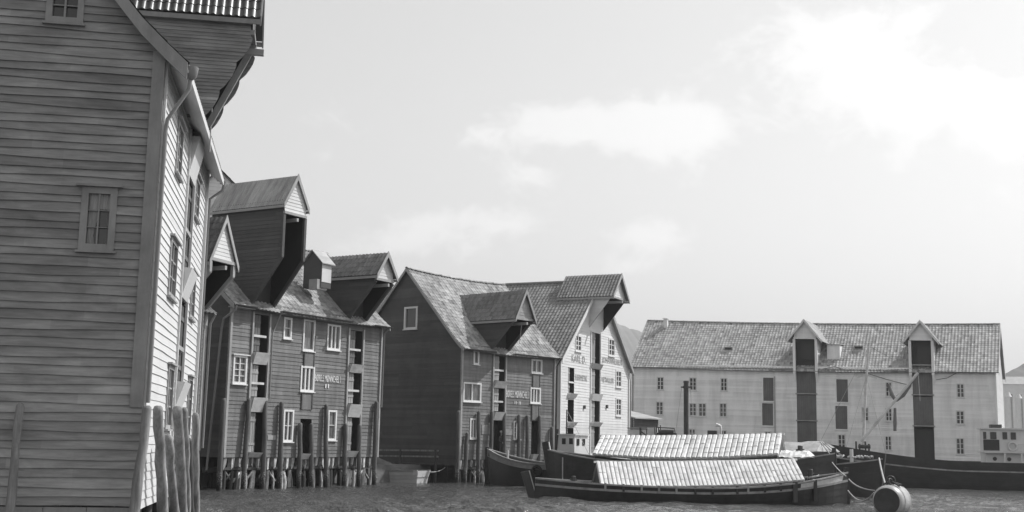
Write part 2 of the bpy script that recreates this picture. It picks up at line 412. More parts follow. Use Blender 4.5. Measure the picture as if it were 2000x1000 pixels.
def loft_door(parent, x0, x1, z0, z1, y=0., side=-1, m=None, rail=True, depth=.45, open_=.5, mj=None):
    """recessed loading door: dark reveal, one leaf folded to a side, a safety bar"""
    d = MB(); e = .02
    d.face([(x0, y + depth, z0), (x1, y + depth, z0), (x1, y + depth, z1), (x0, y + depth, z1)])
    d.face([(x0, y, z0), (x0, y + depth, z0), (x0, y + depth, z1), (x0, y, z1)]); d.face([(x1, y, z0), (x1, y + depth, z0), (x1, y + depth, z1), (x1, y, z1)])
    d.face([(x0, y, z1), (x1, y, z1), (x1, y + depth, z1), (x0, y + depth, z1)]); d.face([(x0, y, z0), (x1, y, z0), (x1, y + depth, z0), (x0, y + depth, z0)])
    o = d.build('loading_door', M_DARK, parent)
    if open_ > 0:
        w = (x1 - x0) * open_; a = x0 + e if side < 0 else x1 - e - w
        l = MB(); l.box(a, a + w, y + .03, y + .07, z0 + .03, z1 - .03)
        n = max(2, round(w / .2))
        for k in range(1, n): l.box(a + w * k / n - .008, a + w * k / n + .008, y + .022, y + .029, z0 + .04, z1 - .04, -.9)
        l.box(a, a + w, y + .004, y + .021, z0 + .35, z0 + .47); l.box(a, a + w, y + .004, y + .021, z1 - .45, z1 - .33)
        l.build('leaf', m or M_DOOR, o)
    if rail:
        b = MB(); zc = z0 + (z1 - z0) * .42; b.box(x0 + .02, x1 - (x1 - x0) * .15, y - .06, y - .0, zc - .05, zc + .06); b.build('bar', mj or M_TRIMG, o)
    return o
def apron(parent, x0, x1, z0, z1, y=0., m=None):
    a = MB(); m = m or M_RAILW
    a.hexa([(x0, y - .10, z0), (x1, y - .10, z0), (x1, y + .03, z0), (x0, y + .03, z0), (x0 - .02, y - .30, z1), (x1 + .02, y - .30, z1), (x1 + .02, y + .03, z1), (x0 - .02, y + .03, z1)])
    return a.build('loading_sill', m, parent)

def post(parent, x, z0, z1, y=0., w=.16, d=.10, m=None, name='corner_board'):
    q = MB(); q.box(x - w / 2, x + w / 2, y - d, y + .02, z0, z1); return q.build(name, m or M_TRIMG, parent)
def pipe(parent, pts, r=.05, m=None, name='downpipe'):
    q = MB(); q.tube(pts, r, 8)
    return q.build(name, m or M_PIPE, parent, True)
def gutter(parent, x0, x1, y, z, m=None, r=.07, axis='x'):
    q = MB(); rows = []
    for xx in (x0, x1):
        rows.append([(xx, y - r * math.cos(a), z - r * math.sin(a)) for a in [math.pi * k / 6 for k in range(7)]])
    q.grid(rows); rows2 = [[(p[0], p[1] * 1, p[2] + .012) for p in r_] for r_ in rows]; q.grid(rows2)
    return q.build('gutter', m or M_PIPE, parent, True)
def text(parent, s, x0, x1, z0, z1, m, y=-.045):
    cu = bpy.data.curves.new('lettering', 'FONT'); cu.body = s; cu.size = 1; cu.extrude = .006; cu.space_character = 1.05
    tmp = bpy.data.objects.new('tmp', cu); COL.objects.link(tmp)
    dg = bpy.context.evaluated_depsgraph_get(); me = bpy.data.meshes.new_from_object(tmp.evaluated_get(dg))
    COL.objects.unlink(tmp); bpy.data.objects.remove(tmp)
    xs = [v.co.x for v in me.vertices]; ys = [v.co.y for v in me.vertices]
    a, b, c, d = min(xs), max(xs), min(ys), max(ys)
    kz = parent.get('kz', 0.)
    for v in me.vertices:
        X = x0 + (v.co.x - a) / (b - a) * (x1 - x0); Z = z0 + (v.co.y - c) / (d - c) * (z1 - z0)
        v.co = (X, y - v.co.z, Z * (1 + kz * X))
    me.materials.clear(); me.materials.append(m); me.name = 'lettering'
    o = bpy.data.objects.new('lettering', me); COL.objects.link(o); o.parent = parent; return o

def gable_roof(parent, x0, x1, yf, yb, prof, mtile, over=.15, tile=True, pu=.27, pv=.34, sag=0., name='roof', **kw):
    """front slope from prof; back slope mirrored about the ridge"""
    yr = prof[-1][0]; f = slope(x0 - over, x1 + over, prof, sag=sag); L = x1 - x0 + 2 * over
    o = tiles(name, mtile, parent, f, L, pu, pv, **kw)
    back = [(2 * yr - y, z) for y, z in prof]
    q = MB(); P = slope(x0 - over, x1 + over, back, sag=sag)
    rows = [[P(s_ / 8, t / 8)[0] + P(s_ / 8, t / 8)[1] * .03 for s_ in range(9)] for t in range(9)]; q.grid(rows)
    q.build(name, mtile, parent)
    c = MB(); zr = prof[-1][1]
    n = max(2, round(L / .4)); rnd = random.Random(n)
    for k in range(n):
        s0, s1 = k / n, (k + 1) / n; a, b = f(s0, 1)[0], f(s1, 1)[0]; j = rnd.uniform(0, .015)
        rows = [[(p.x, p.y - .13 * math.cos(t), p.z + .02 + j + e + .10 * math.sin(t)) for t in [math.pi * i / 5 for i in range(6)]] for p, e in ((a, .0), (b, .02))]
        c.grid(rows, rnd.uniform(-.3, .3))
    c.build('ridge_tiles', mtile, parent)
    return f
def bargeboards(parent, x, prof, yr, m, w=.22, t=.05, face=-1, both=True, drop=.02):
    q = MB()
    for mir in ((0, 1) if both else (0,)):
        for (a, b) in zip(prof, prof[1:]):
            A = (2 * yr - a[0] if mir else a[0], a[1]); B = (2 * yr - b[0] if mir else b[0], b[1])
            x0, x1 = (x - t, x) if face < 0 else (x, x + t)
            q.hexa([(x0, A[0], A[1] - w - drop), (x1, A[0], A[1] - w - drop), (x1, B[0], B[1] - w - drop), (x0, B[0], B[1] - w - drop),
                    (x0, A[0], A[1] + .05), (x1, A[0], A[1] + .05), (x1, B[0], B[1] + .05), (x0, B[0], B[1] + .05)])
    return q.build('bargeboard', m, parent)

def hoist(parent, xa, xb, f, zb, ze, za, zfoot, yb, mwall, mroof, mtrim, mgable=None, zpan=None, over=.3, oe=.28, kind='tile', scallop=False, inner=None, pu=.24, yfoot=0., back=None, mbr=None, o1=.02):
    """gabled hoist house leaning out of the roof over the facade: cheeks, gable, brackets, roof, hoisting beam"""
    mgable = mgable or mwall; xm = (xa + xb) / 2; hw = (xb - xa) / 2
    zpan = zpan if zpan is not None else ze - .35
    root = parent
    def yfront(z):
        if z >= zb: return -f
        if z <= zfoot: return yfoot
        k = (z - zfoot) / (zb - zfoot); ph = (k * 3.0) % 1
        return yfoot + (-f - yfoot) * k - ((.05 + .10 * abs(math.sin(math.pi * ph)) ** .7) if scallop else 0)
    for side, M3 in ((xa, SIDE(xa)), (xb, SIDER(xb))):
        q = MB(); clap(q, M3, (zfoot, ze + .05), yfront, lambda z: yb, wob=.006, pitch=.095 if scallop else .19, o1=.02 if scallop else o1)
        # inner lining of the cheek
        q.build('cheek_wall', mwall, root)
    q = MB()
    for xi in (xa + .05, xb - .05): q.face([(xi, yfoot, zfoot), (xi, -f, zb), (xi, -f, ze), (xi, yb, ze), (xi, yb, zfoot)], -.9)
    q.face([(xa, yb - .3, zfoot - .5), (xb, yb - .3, zfoot - .5), (xb, yb - .3, ze), (xa, yb - .3, ze)])
    q.face([(xa + .07, -f + .1, ze), (xb - .07, -f + .1, ze), (xb - .07, yb, ze), (xa + .07, yb, ze)])
    q.face([(xa + .07, .12, zfoot - .3), (xb - .07, .12, zfoot - .3), (xb - .07, .12, ze), (xa + .07, .12, ze)])
    q.build('shaft', inner or M_DARK, root)
    # gable
    def gl(z): return xa if z <= ze else xa + (xm - xa) * (z - ze) / (za - ze)
    def gr(z): return xb if z <= ze else xb - (xb - xm) * (z - ze) / (za - ze)
    q = MB(); clap(q, FRONTAT(-f - .03), (zpan, za - .02), gl, gr, wob=.004, pitch=.16, o1=.018)
    q.build('gable', mgable, root)
    q = MB(); q.box(xa - .03, xb + .03, -f - .10, -f + .02, zpan - .13, zpan - .003); q.build('lintel', mtrim, root)
    for xx in (xa, xb):
        q = MB()
        if zpan - .13 - zb > .25: q.box(xx - .08, xx + .08, -f - .07, -f + .06, zb, zpan - .133)
        if not scallop: q.beam((xx, -f - .02, zb + .02), (xx, yfoot - .04, zfoot - .02), .13, .15)
        elif xx == xa: q.beam((xm, -f - .06, zb + .02), (xm, yfoot - .12, zfoot - .02), .12, .16)
        if q.f and mbr != 0: q.build('bracket', mbr or mtrim, root)
        if False:
            q = MB(); n = 40; top = []; bot = []
            A = Vector((0, -f - .10, zb + .1)); B = Vector((0, yfoot - .05, zfoot - .05)); d = (B - A).normalized(); nn = Vector((0, d.z, -d.y))
            if nn.y > 0: nn = -nn
            for i in range(n + 1):
                t = i / n; p = A + (B - A) * t; ph = (t * 3.0) % 1
                b = p + nn * (.06 + .16 * abs(math.sin(math.pi * ph)) ** .6 + (.04 if ph > .5 else 0))
                top.append(p); bot.append(b)
            for i in range(n):
                q.hexa([(xx - .03, top[i].y, top[i].z), (xx + .03, top[i].y, top[i].z), (xx + .03, top[i + 1].y, top[i + 1].z), (xx - .03, top[i + 1].y, top[i + 1].z),
                        (xx - .03, bot[i].y, bot[i].z), (xx + .03, bot[i].y, bot[i].z), (xx + .03, bot[i + 1].y, bot[i + 1].z), (xx - .03, bot[i + 1].y, bot[i + 1].z)])
            q.build('scalloped_board', mtrim, root)
    sl_ = (za - ze) / hw
    yb2 = yb + 1.2 if back is None else back
    for sgn in (-1, 1):
        xe = xm + sgn * (hw + oe); pr = [(xe, ze - oe * sl_ + .06), (xm, za + .06)]
        P = slope(-f - over, yb2, pr, axis='y')
        L = f + over + yb2
        if kind == 'tile': tiles('hoist_roof', mroof, root, P, L, pu, .32)
        else:
            q = MB(); corrug(q, P, round(L / .16), 3); q.build('hoist_roof', mroof, root)
        q = MB()
        for (yy0, yy1) in ((-f - over - .04, -f - over), ):
            q.hexa([(xe, yy0, pr[0][1] - .2), (xe, yy1, pr[0][1] - .2), (xm, yy1, pr[1][1] - .22), (xm, yy0, pr[1][1] - .22),
                    (xe, yy0, pr[0][1] + .07), (xe, yy1, pr[0][1] + .07), (xm, yy1, pr[1][1] + .09), (xm, yy0, pr[1][1] + .09)])
        q.build('bargeboard', mtrim, root)
        q = MB(); q.box(xe - .02, xe + .02, -f - over, yb2, pr[0][1] - .16, pr[0][1] - .03); q.build('fascia', mtrim, root)
    q = MB(); q.box(xm - .07, xm + .07, -f - over - .1, yb, zpan - .42, zpan - .26); q.build('hoist_beam', M_TRIMG, root)

ORD = ['first', 'second', 'third', 'fourth', 'fifth', 'sixth', 'seventh', 'eighth', 'ninth', 'tenth', 'eleventh', 'twelfth']
def pile(F, px, py, y=-.17, r=.15, m=None, label='', group='', lean=.0, foot=-.6, px_b=None, seed=0, yb=None, zc=.18):
    """fender pile standing in the water against the wall, top cut rounded"""
    x, z = F.f(px, py, y); yb = y - .12 if yb is None else yb
    x2 = F.f(px_b[0], px_b[1], yb)[0] if px_b else x + lean
    zb_ = F.f(px_b[0], px_b[1], yb)[1] if px_b else 0.
    k = (foot - z) / (zb_ - z); x2 = x + (x2 - x) * k
    rs = random.Random(seed + int(px)); n = 7; q = MB()
    pts = []; rr = []
    for i in range(n):
        t = i / (n - 1); pts.append((x2 + (x - x2) * t + rs.uniform(-.03, .03), yb + (y - yb) * t, foot + (z - .10 - foot) * t)); rr.append(r * (1.12 - .15 * t) * rs.uniform(.95, 1.05))
    pts += [(x, y + .01, z - .03), (x, y + .02, z)]; rr += [r * .8, r * .42]
    pts = [(a[0] - x2, a[1] - yb, a[2]) for a in pts]
    w = F.w(x2, yb); q.tube(pts, rr, 10)
    o = q.build('fender_pile', m or M_PILE, None, True)
    o.location = w; o.rotation_euler = (0, 0, F.rz)
    return tag(o, label, 'pile', group)

# ------------------------------------------------------------------ frames of the buildings
F1 = Fr((-7.6, 25.2), (-9.56, 36.7)); FM = Fr((-15.5, 42.5), (-12.7, 50.0)); F2 = Fr((-13.25, 56.6), (-7.16, 66.8))
F3 = Fr((-2.93, 72.2), (2.95, 79.2)); F4 = Fr((3.3, 80), (9.08, 92)); F5 = Fr((12.5, 123), (43.75, 108.5), kz=-.0021)

# ------------------------------------------------------------------ water, land, hills
def water_mat():
    m = bpy.data.materials.new('harbour_water'); m.use_nodes = True; t = m.node_tree; b = t.nodes['Principled BSDF']
    b.inputs['Base Color'].default_value = (.06, .06, .06, 1); b.inputs['Roughness'].default_value = .04; b.inputs['IOR'].default_value = 1.33
    tcn = t.nodes.new('ShaderNodeTexCoord')
    def mp(s, r=0):
        q = t.nodes.new('ShaderNodeMapping'); q.inputs['Scale'].default_value = s; q.inputs['Rotation'].default_value = (0, 0, r)
        t.links.new(tcn.outputs['Object'], q.inputs[0]); return q.outputs[0]
    e = noise(t, mp((5, 6.5, 1), .5), 1.0, 3, .6, .3).outputs[0]
    h = mth(t, 'MULTIPLY', e, .12)
    bp = t.nodes.new('ShaderNodeBump'); bp.inputs['Strength'].default_value = 1; bp.inputs['Distance'].default_value = 1.0
    t.links.new(h, bp.inputs['Height']); t.links.new(bp.outputs[0], b.inputs['Normal'])
    return m
from mathutils import noise as mn
q = MB(); xs = [-24 + .17 * i for i in range(430)]; ys = []; y_ = 30.
while y_ < 104: ys.append(y_); y_ += .11 + .0016 * max(0, y_ - 40)
def wave(x, y):
    e = min(1, (x + 24) / 3, (49 - x) / 3, (y - 30) / 3, (104 - y) / 8); e = max(0, e)
    g_ = .75 + 1.6 * mn.noise(Vector((x * .06, y * .035, 9.)))
    h = .19 * mn.noise(Vector((x * .42 + y * .12, y * .55, 0.))) + .14 * mn.noise(Vector((x * 1.05, y * 1.35 + x * .3, 3.))) + .08 * mn.noise(Vector((x * 2.7, y * 3.1, 5.)))
    return h * e * max(.25, g_)
q.grid([[(x, y, wave(x, y)) for x in xs] for y in ys])
X0, X1, Y0, Y1 = xs[0], xs[-1], ys[0], ys[-1]
for p in ([(-3000, -200), (3000, -200), (3000, Y0), (-3000, Y0)], [(-3000, Y0), (X0, Y0), (X0, Y1), (-3000, Y1)], [(X1, Y0), (3000, Y0), (3000, Y1), (X1, Y1)], [(-3000, Y1), (3000, Y1), (3000, 6000), (-3000, 6000)]):
    q.face([(a_, b_, 0) for a_, b_ in p])
struct(q.build('water', water_mat(), smooth=True))
q = MB()
land = [F1.w(F1.L + .5, 3)[:2], FM.w(0, 2.2)[:2], FM.w(FM.L, 2.2)[:2], F2.w(0, 2.2)[:2], F2.w(F2.L, 2.2)[:2], F3.w(0, 2.2)[:2], F3.w(F3.L, 2.2)[:2], F4.w(0, 2)[:2], F4.w(F4.L + .5, 2)[:2],
        (13, 124), F5.w(0, -.6)[:2], F5.w(F5.L + 1.5, -.6)[:2], (60, 118), (90, 190), (500, 600), (2500, 2500), (2500, 5900), (-2500, 5900), (-2500, 30), (-60, 30), F1.w(0, 9.5)[:2], F1.w(3, 3)[:2]]
q.face([(a, b, 1.0) for a, b in land])
for i in range(len(land)):
    a, b = land[i], land[(i + 1) % len(land)]
    q.face([(a[0], a[1], -1), (b[0], b[1], -1), (b[0], b[1], 1.0), (a[0], a[1], 1.0)])
struct(q.build('ground', M_STONE))
def hill(pts, Y, depth, seed, name='hill'):
    rs = random.Random(seed); q = MB(); P = []
    for (x0, y0), (x1, y1) in zip(pts, pts[1:]):
        n = max(1, int(abs(x1 - x0) / 6))
        for i in range(n): t = i / n; P.append((x0 + (x1 - x0) * t, y0 + (y1 - y0) * t + rs.uniform(-1.2, 1.2)))
    P.append(pts[-1]); rows = []
    tops = [atY(a, b, Y) for a, b in P]
    for k in range(13):
        t = k / 12; row = []
        for i, p in enumerate(tops):
            nz = math.sin(i * .9 + k * 1.3) * .5 + math.sin(i * .37 + k * .7)
            row.append((p.x, Y - depth * (1 - t) + nz * 18 * (1 - t), max(0, p.z) * (t ** .8) * (1 + .03 * nz * (1 - t)) - (2 if k == 0 else 0)))
        rows.append(row)
    for k in range(1, 5): rows.append([(p.x, Y + depth * k / 4, max(0, p.z) * (1 - k / 4)) for p in tops])
    q.grid(rows); struct(q.build(name, M_HILL))
hill([(-600, 640), (200, 600), (700, 640), (1000, 600), (1180, 618), (1200, 630), (1230, 642), (1266, 652), (1300, 690), (1500, 760), (1700, 800), (1800, 815)], 1500, 500, 3)
hill([(1860, 760), (1925, 742), (1950, 738), (1965, 730), (1985, 718), (2010, 705), (2060, 690), (2200, 660), (2600, 700)], 900, 250, 5)

# ------------------------------------------------------------------ near warehouse on the left
def near_warehouse():
    F = F1
    t = thing('warehouse', 'nearest warehouse at the left edge with weathered grey gable and bright white side', 'building', F)
    prof = [(-.50, 10.42), (-.03, 10.84), (.5, 11.35), (1.0, 11.95), (5.0, 16.8)]
    zt = prof[-1][1]; D = 10.
    # gable wall towards us (plane x=0)
    w1 = F.grect(157, 366, 227, 490); w0 = F.grect(93, -70, 167, 46)
    fr = lambda z: max(0, lerpx(prof, z + .05)) if z > 10.8 else 0
    q = MB()
    def tf(z): return .55 * math.exp(-((z - 3.32) / .22) ** 2) + (.22 if z < 3.1 else 0) + .18 * math.exp(-((z - 10.6) / .5) ** 2)
    clap(q, SIDE(0), (1.08, zt), fr, lambda z: 2 * 5.0 - fr(z), [w1, w0], pitch=.19, wob=.017, seg=.65, jl=2.6, tonefn=tf, o1=.038)
    q.build('gable_wall', M_OCHRE, t)
    q = MB()
    rs = random.Random(4); y_ = 0.
    while y_ < 10: w_ = rs.uniform(.6, 2.2); q.box(-.02 - rs.uniform(0, .015), .1, y_, min(10, y_ + w_ - .01), .25, 1.06, rs.uniform(-.5, .1)); y_ += w_
    q.build('skirt_planks', M_TRIM1, t)
    window(t, w1, 1, 2, axis='g', fw=.14, mframe=M_TRIM1, curtain=True, hood=True, bar=.014)
    window(t, w0, 1, 3, axis='g', fw=.13, mframe=M_TRIM1, bar=.02)
    q = MB(); q.box(-.07, .0, .0, .26, 3.1, 10.75); q.build('corner_board', M_TRIM1, t)
    # lit side facade (plane y=0)
    wins = [F.rect(342.5, 236, 353.5, 350), F.rect(328, 465, 342, 586), F.rect(323, 712, 334, 838), F.rect(378, 343, 387, 432), F.rect(370, 530, 378, 626), F.rect(363, 735, 371, 856)]
    s0 = F.f(361.5, 400)[0]; s1 = F.f(374, 400)[0]
    s0 = min(s0, s1 - 1.1)
    q = MB(); clap(q, FRONT, (1.0, 10.75), lambda z: 0, lambda z: F.L, wins + [(s0, s1, 1.5, 10.4)], wob=.010, o1=.024)
    q.build('side_wall', M_WHITE1, t)
    for r in wins: window(t, r, 1, 2, fw=.1, mframe=M_TRIMG, hood=True)
    z = 10.4
    for (a, b, k) in ((9.35, 10.35, 'p'), (6.85, 9.3, 'd'), (6.1, 6.85, 'p'), (3.9, 6.0, 'd'), (3.2, 3.9, 'p'), (1.3, 3.1, 'd')):
        if k == 'd': loft_door(t, s0, s1, a, b, side=1, depth=.35)
        else:
            c = MB(); c.hexa([(s0, -.05, a), (s1, -.05, a), (s1, .1, a), (s0, .1, a), (s0, -.28, b), (s1, -.28, b), (s1, .1, b), (s0, .1, b)]); c.build('loading_sill', M_WHITE1, t)
    for xx in (s0 - .07, s1 + .07): post(t, xx, 1.3, 10.5, w=.12, d=.07, m=M_WHITE1, name='door_post')
    post(t, F.L - .1, 1.0, 10.7, m=M_WHITE1); post(t, .1, 3.1, 10.7, w=.16, d=.06, m=M_WHITE1)
    # other walls
    q = MB(); q.face([(0, D, 0), (F.L, D, 0), (F.L, D, 10.8), (0, D, 10.8)]); q.face([(F.L, 0, 0), (F.L, D, 0), (F.L, D, 10.6), (F.L, 5, 16.7), (F.L, 0, 10.6)]); q.build('rear_wall', M_OCHRE, t)
    gable_roof(t, 0, F.L, -.5, D + .5, prof, M_TILE_N, over=.28)
    bargeboards(t, -.28, prof, 5.0, M_TRIM1, w=.30, t=.05)
    q = MB()    # sheathed soffit
    for k in range(5):
        y0, y1 = -.5 + k * .1, -.5 + (k + 1) * .1 - .008
        q.box(-.26, F.L + .26, y0, y1, 10.33 + k * .085, 10.36 + k * .085, random.uniform(-.2, .2))
    q.box(-.26, F.L + .26, -.53, -.5, 10.26, 10.44)
    q.build('soffit', M_WHITE1, t)
    q = MB(); q.face([(-.27, -.5, 10.36), (.0, -.5, 10.36), (.0, 1.0, 11.8), (-.27, 1.0, 11.8)]); q.face([(-.27, 1.0, 11.8), (.0, 1.0, 11.8), (.0, 5.0, 16.6), (-.27, 5.0, 16.6)]); q.build('verge_soffit', M_TRIM1, t)
        # hopper head and bent pipe at the corner
    q = MB(); q.tube([(-.12, -.56, 10.15), (-.12, -.56, 10.22), (-.12, -.56, 10.42)], [.06, .13, .16], 12); hop = q.build('hopper', M_PIPE, t, True)
    pipe(t, [(-.12, -.56, 10.2), (-.10, -.54, 9.95), (-.04, -.12, 9.25), (-.04, -.10, 9.0), (-.04, -.10, 3.2)], .045)
    pipe(t, [(F.L + .1, -.56, 10.4), (F.L + .1, -.5, 10.1), (F.L + .06, -.12, 9.8), (F.L + .06, -.10, 1.4)], .05)
    # hoist house
    xa, xb, f = 4.8, 6.4, 1.5
    fy, fz = F.g(485, 88, 5.6); ey, ez = F.g(480, 30, xa); ez += .08
    hoist(t, xa, xb, f, fz, ez, ez + 1.4, 10.6, 3.2, M_OCHRE, M_TILE_N, M_TRIM1, zpan=fz + .15, over=.22, oe=.14, scallop=True, yfoot=-.36, pu=.2)
    pipe(t, [(xa + 1.0, -.53, 11.6), (xa + 1.0, -.55, 9.95)], .018, M_ROPE, 'hoist_rope')
    # supports below
    for k in range(7):
        q = MB(); q.tube([(.2 + k * 2, .35, -.8), (.2 + k * 2, .3, 1.1)], .15, 8); q.build('support_pile', M_PILED, t, True)
    for k in range(5):
        q = MB(); q.tube([(.3, 1.4 + k * 2, -.8), (.3, 1.4 + k * 2, 1.1)], .15, 8); q.build('support_pile', M_PILED, t, True)
    return t
near_warehouse()
g1 = 'fender piles at the nearest warehouse'
pile(F1, 38, 795, 0, .0, label='x') if False else None
def near_pile(px, py, pb, lab, Y=None, r=.1, plane='f', y=-.35, m=None):
    if plane == 'g':
        a, z = F1.g(px, py, -.22); b, zb = F1.g(pb[0], pb[1], -.42)
        A = F1.w(-.22, a, z); B = F1.w(-.42, b, zb)
    else:
        a, z = F1.f(px, py, y); b, zb = F1.f(pb[0], pb[1], y - .1)
        A = F1.w(a, y, z); B = F1.w(b, y - .1, zb)
    k = (A.z + .6) / (A.z - B.z); B = A + (B - A) * k
    r *= .86; q = MB(); rs = random.Random(int(px)); n = 11; pts = []; rr = []
    for i in range(n):
        s_ = i / (n - 1); p = B + (A - B) * s_; pts.append(p - B + Vector((rs.uniform(-.018, .018), rs.uniform(-.018, .018), 0))); rr.append(r * (1.14 - .2 * s_) * rs.uniform(.9, 1.08))
    pts += [A - B + Vector((0, 0, .06)), A - B + Vector((0, 0, .085))]; rr += [r * .78, r * .4]
    q.tube(pts, rr, 12); o = q.build('fender_pile', m or M_PILE, None, True); o.location = (B.x, B.y, B.z)
    tag(o, lab, 'pile', g1)
near_pile(39, 795, (20, 1000), 'lone slanting timber pile against the dark board gable near the left edge', plane='g', r=.10)
near_pile(288, 800, (262, 1000), 'leaning round topped pile left of the white side corner, nearest one', plane='g', r=.115)
near_pile(309, 800, (318, 1000), 'dark thick pile standing at the corner just before the white side', r=.13, y=-.25)
near_pile(328, 856, (342, 1000), 'short knobbly pile in front of the white side, lowest top of its row', r=.12, y=-.35)
near_pile(347, 800, (357, 1000), 'pale smooth pile in the middle of the white side under the loading doors', r=.14, y=-.35)
near_pile(360, 803, (366, 1000), 'thin pile right behind the pale smooth one on the white side', r=.11, y=-.35)
near_pile(369, 862, (372, 1000), 'low dark pile between two tall ones toward the far end of the white side', r=.11, y=-.35, m=M_PILED)
near_pile(382, 812, (383, 1000), 'last thin pile at the far corner of the white side', r=.11, y=-.4)

# ------------------------------------------------------------------ half hidden warehouse between
def mid_warehouse():
    F = FM
    t = thing('warehouse', 'half hidden warehouse squeezed behind the nearest one, small white hoist gable poking out', 'building', F)
    prof = [(-.4, 7.5), (0, 7.8), (4.2, 11.8)]
    q = MB(); clap(q, FRONT, (1.9, 7.8), lambda z: 0, lambda z: F.L, []); q.build('front_wall', M_GREYW, t)
    q = MB()
    L_ = lambda z: 0 if z < 7.8 else lerpx(prof, z)
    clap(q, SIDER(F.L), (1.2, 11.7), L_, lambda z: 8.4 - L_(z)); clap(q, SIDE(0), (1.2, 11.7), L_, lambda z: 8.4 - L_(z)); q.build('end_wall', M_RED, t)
    gable_roof(t, 0, F.L, 0, 0, prof, M_TILE_B)
    hoist(t, 6.1, 7.75, 1.35, 9.0, 9.75, 11.3, 7.6, 3.0, M_RED, M_TILE_B, M_TRIMG, mgable=M_WHITE1, zpan=9.6, over=.12, oe=.22)
    post(t, F.L - .08, 1.9, 7.7, w=.18, d=.09, m=M_TRIMG)
    pipe(t, [(F.L + .02, -.45, 7.5), (F.L + .05, -.2, 7.1), (F.L + .05, -.16, 2.0)], .05)
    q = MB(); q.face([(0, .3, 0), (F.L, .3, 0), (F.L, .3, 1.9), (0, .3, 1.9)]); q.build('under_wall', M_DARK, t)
    for k in range(7):
        q = MB(); q.tube([(.3 + k * 1.2, .1, -.8), (.3 + k * 1.2, .1, 1.95)], .13, 8); q.build('support_pile', M_PILED, t, True)
mid_warehouse()
# pale building behind
def rear_house():
    F = Fr((-17.2, 62.5), (-14.2, 63.6))
    t = thing('rear_house', 'pale board gable glimpsed behind the tall tower roof, above the small white hoist gable', 'building', F)
    z0, z1 = 1.0, 16.3
    q = MB(); clap(q, FRONT, (z0, 15.0), lambda z: 0, lambda z: F.L); clap(q, FRONT, (15.0, 16.4), lambda z: (z - 15) * 1.0, lambda z: F.L - (z - 15) * 1.0)
    q.build('front_wall', M_WHITE4, t)
    q = MB(); clap(q, SIDE(0), (z0, 15), lambda z: 0, lambda z: 4); clap(q, SIDER(F.L), (z0, 15), lambda z: 0, lambda z: 4); q.build('end_wall', M_GREYW, t)
    for sgn in (0, 1):
        pr = [(-.2, 14.85), (F.L / 2, 16.5)] if not sgn else [(F.L + .2, 14.85), (F.L / 2, 16.5)]
        tiles('roof', M_TILE_B, t, slope(-.15, 4.1, pr, axis='y'), 4.2)
rear_house()

# ------------------------------------------------------------------ warehouse with two hoists
def supports(t, F, z, y=.12, n=16, seed=1, xr=None, extra=True):
    rs = random.Random(seed); x0, x1 = xr or (0.1, F.L - .1)
    q = MB(); q.box(x0 - .1, x1 + .1, y - .1, y + .15, z - .58, z - .46); q.box(x0 - .1, x1 + .1, y + .9, y + 1.1, z - .75, z - .5); q.build('sill_beam', M_PILED, t)
    q = MB(); k = x0
    while k < x1:   # short blocking between sill beam and wall foot
        w = rs.uniform(.12, .24); q.hexa([(k, y - .12, z - rs.uniform(.35, .62)), (k + w * .7, y - .12, z - rs.uniform(.35, .62)), (k + w * .7, y + .15, z - .5), (k, y + .15, z - .5), (k + .03, y - .1, z - .005), (k + w + .03, y - .1, z - .005), (k + w + .03, y + .15, z - .005), (k + .03, y + .15, z - .005)], rs.uniform(-1.2, .9)); k += w + rs.uniform(.12, .34)
    q.build('blocking', M_BARN, t)
    for i in range(n):
        x = x0 + (x1 - x0) * (i + .5) / n + rs.uniform(-.25, .25); q = MB(); r = rs.uniform(.05, .10); lx = rs.uniform(-.15, .15)
        q.tube([(x + lx, y + .05, -.8), (x + lx * .5, y, .3), (x, y + rs.uniform(-.05, .1), z - .62)], [r * 1.25, r * rs.uniform(1, 1.3), r], 8)
        if rs.random() < .5: q.beam((x, y, z - .62), (x + rs.choice((-.5, .5)), y, z - 1.15), .09, .09, tone=rs.uniform(-.5, .8))
        q.build('support_pile', M_BARN if rs.random() < .6 else M_PILED, t, True)
    for i in range(n // 2):
        x = x0 + (x1 - x0) * (i + .5) / (n // 2); q = MB(); q.tube([(x, y + 1.6, -.8), (x, y + 1.6, z)], .12, 8); q.build('support_pile', M_PILED, t, True)
    q = MB(); q.face([(x0, y + 2.2, -.5), (x1, y + 2.2, -.5), (x1, y + 2.2, z), (x0, y + 2.2, z)]); q.face([(x0, y, z + .03), (x1, y, z + .03), (x1, y + 2.2, z + .03), (x0, y + 2.2, z + .03)]); q.build('under_wall', M_DARK, t)

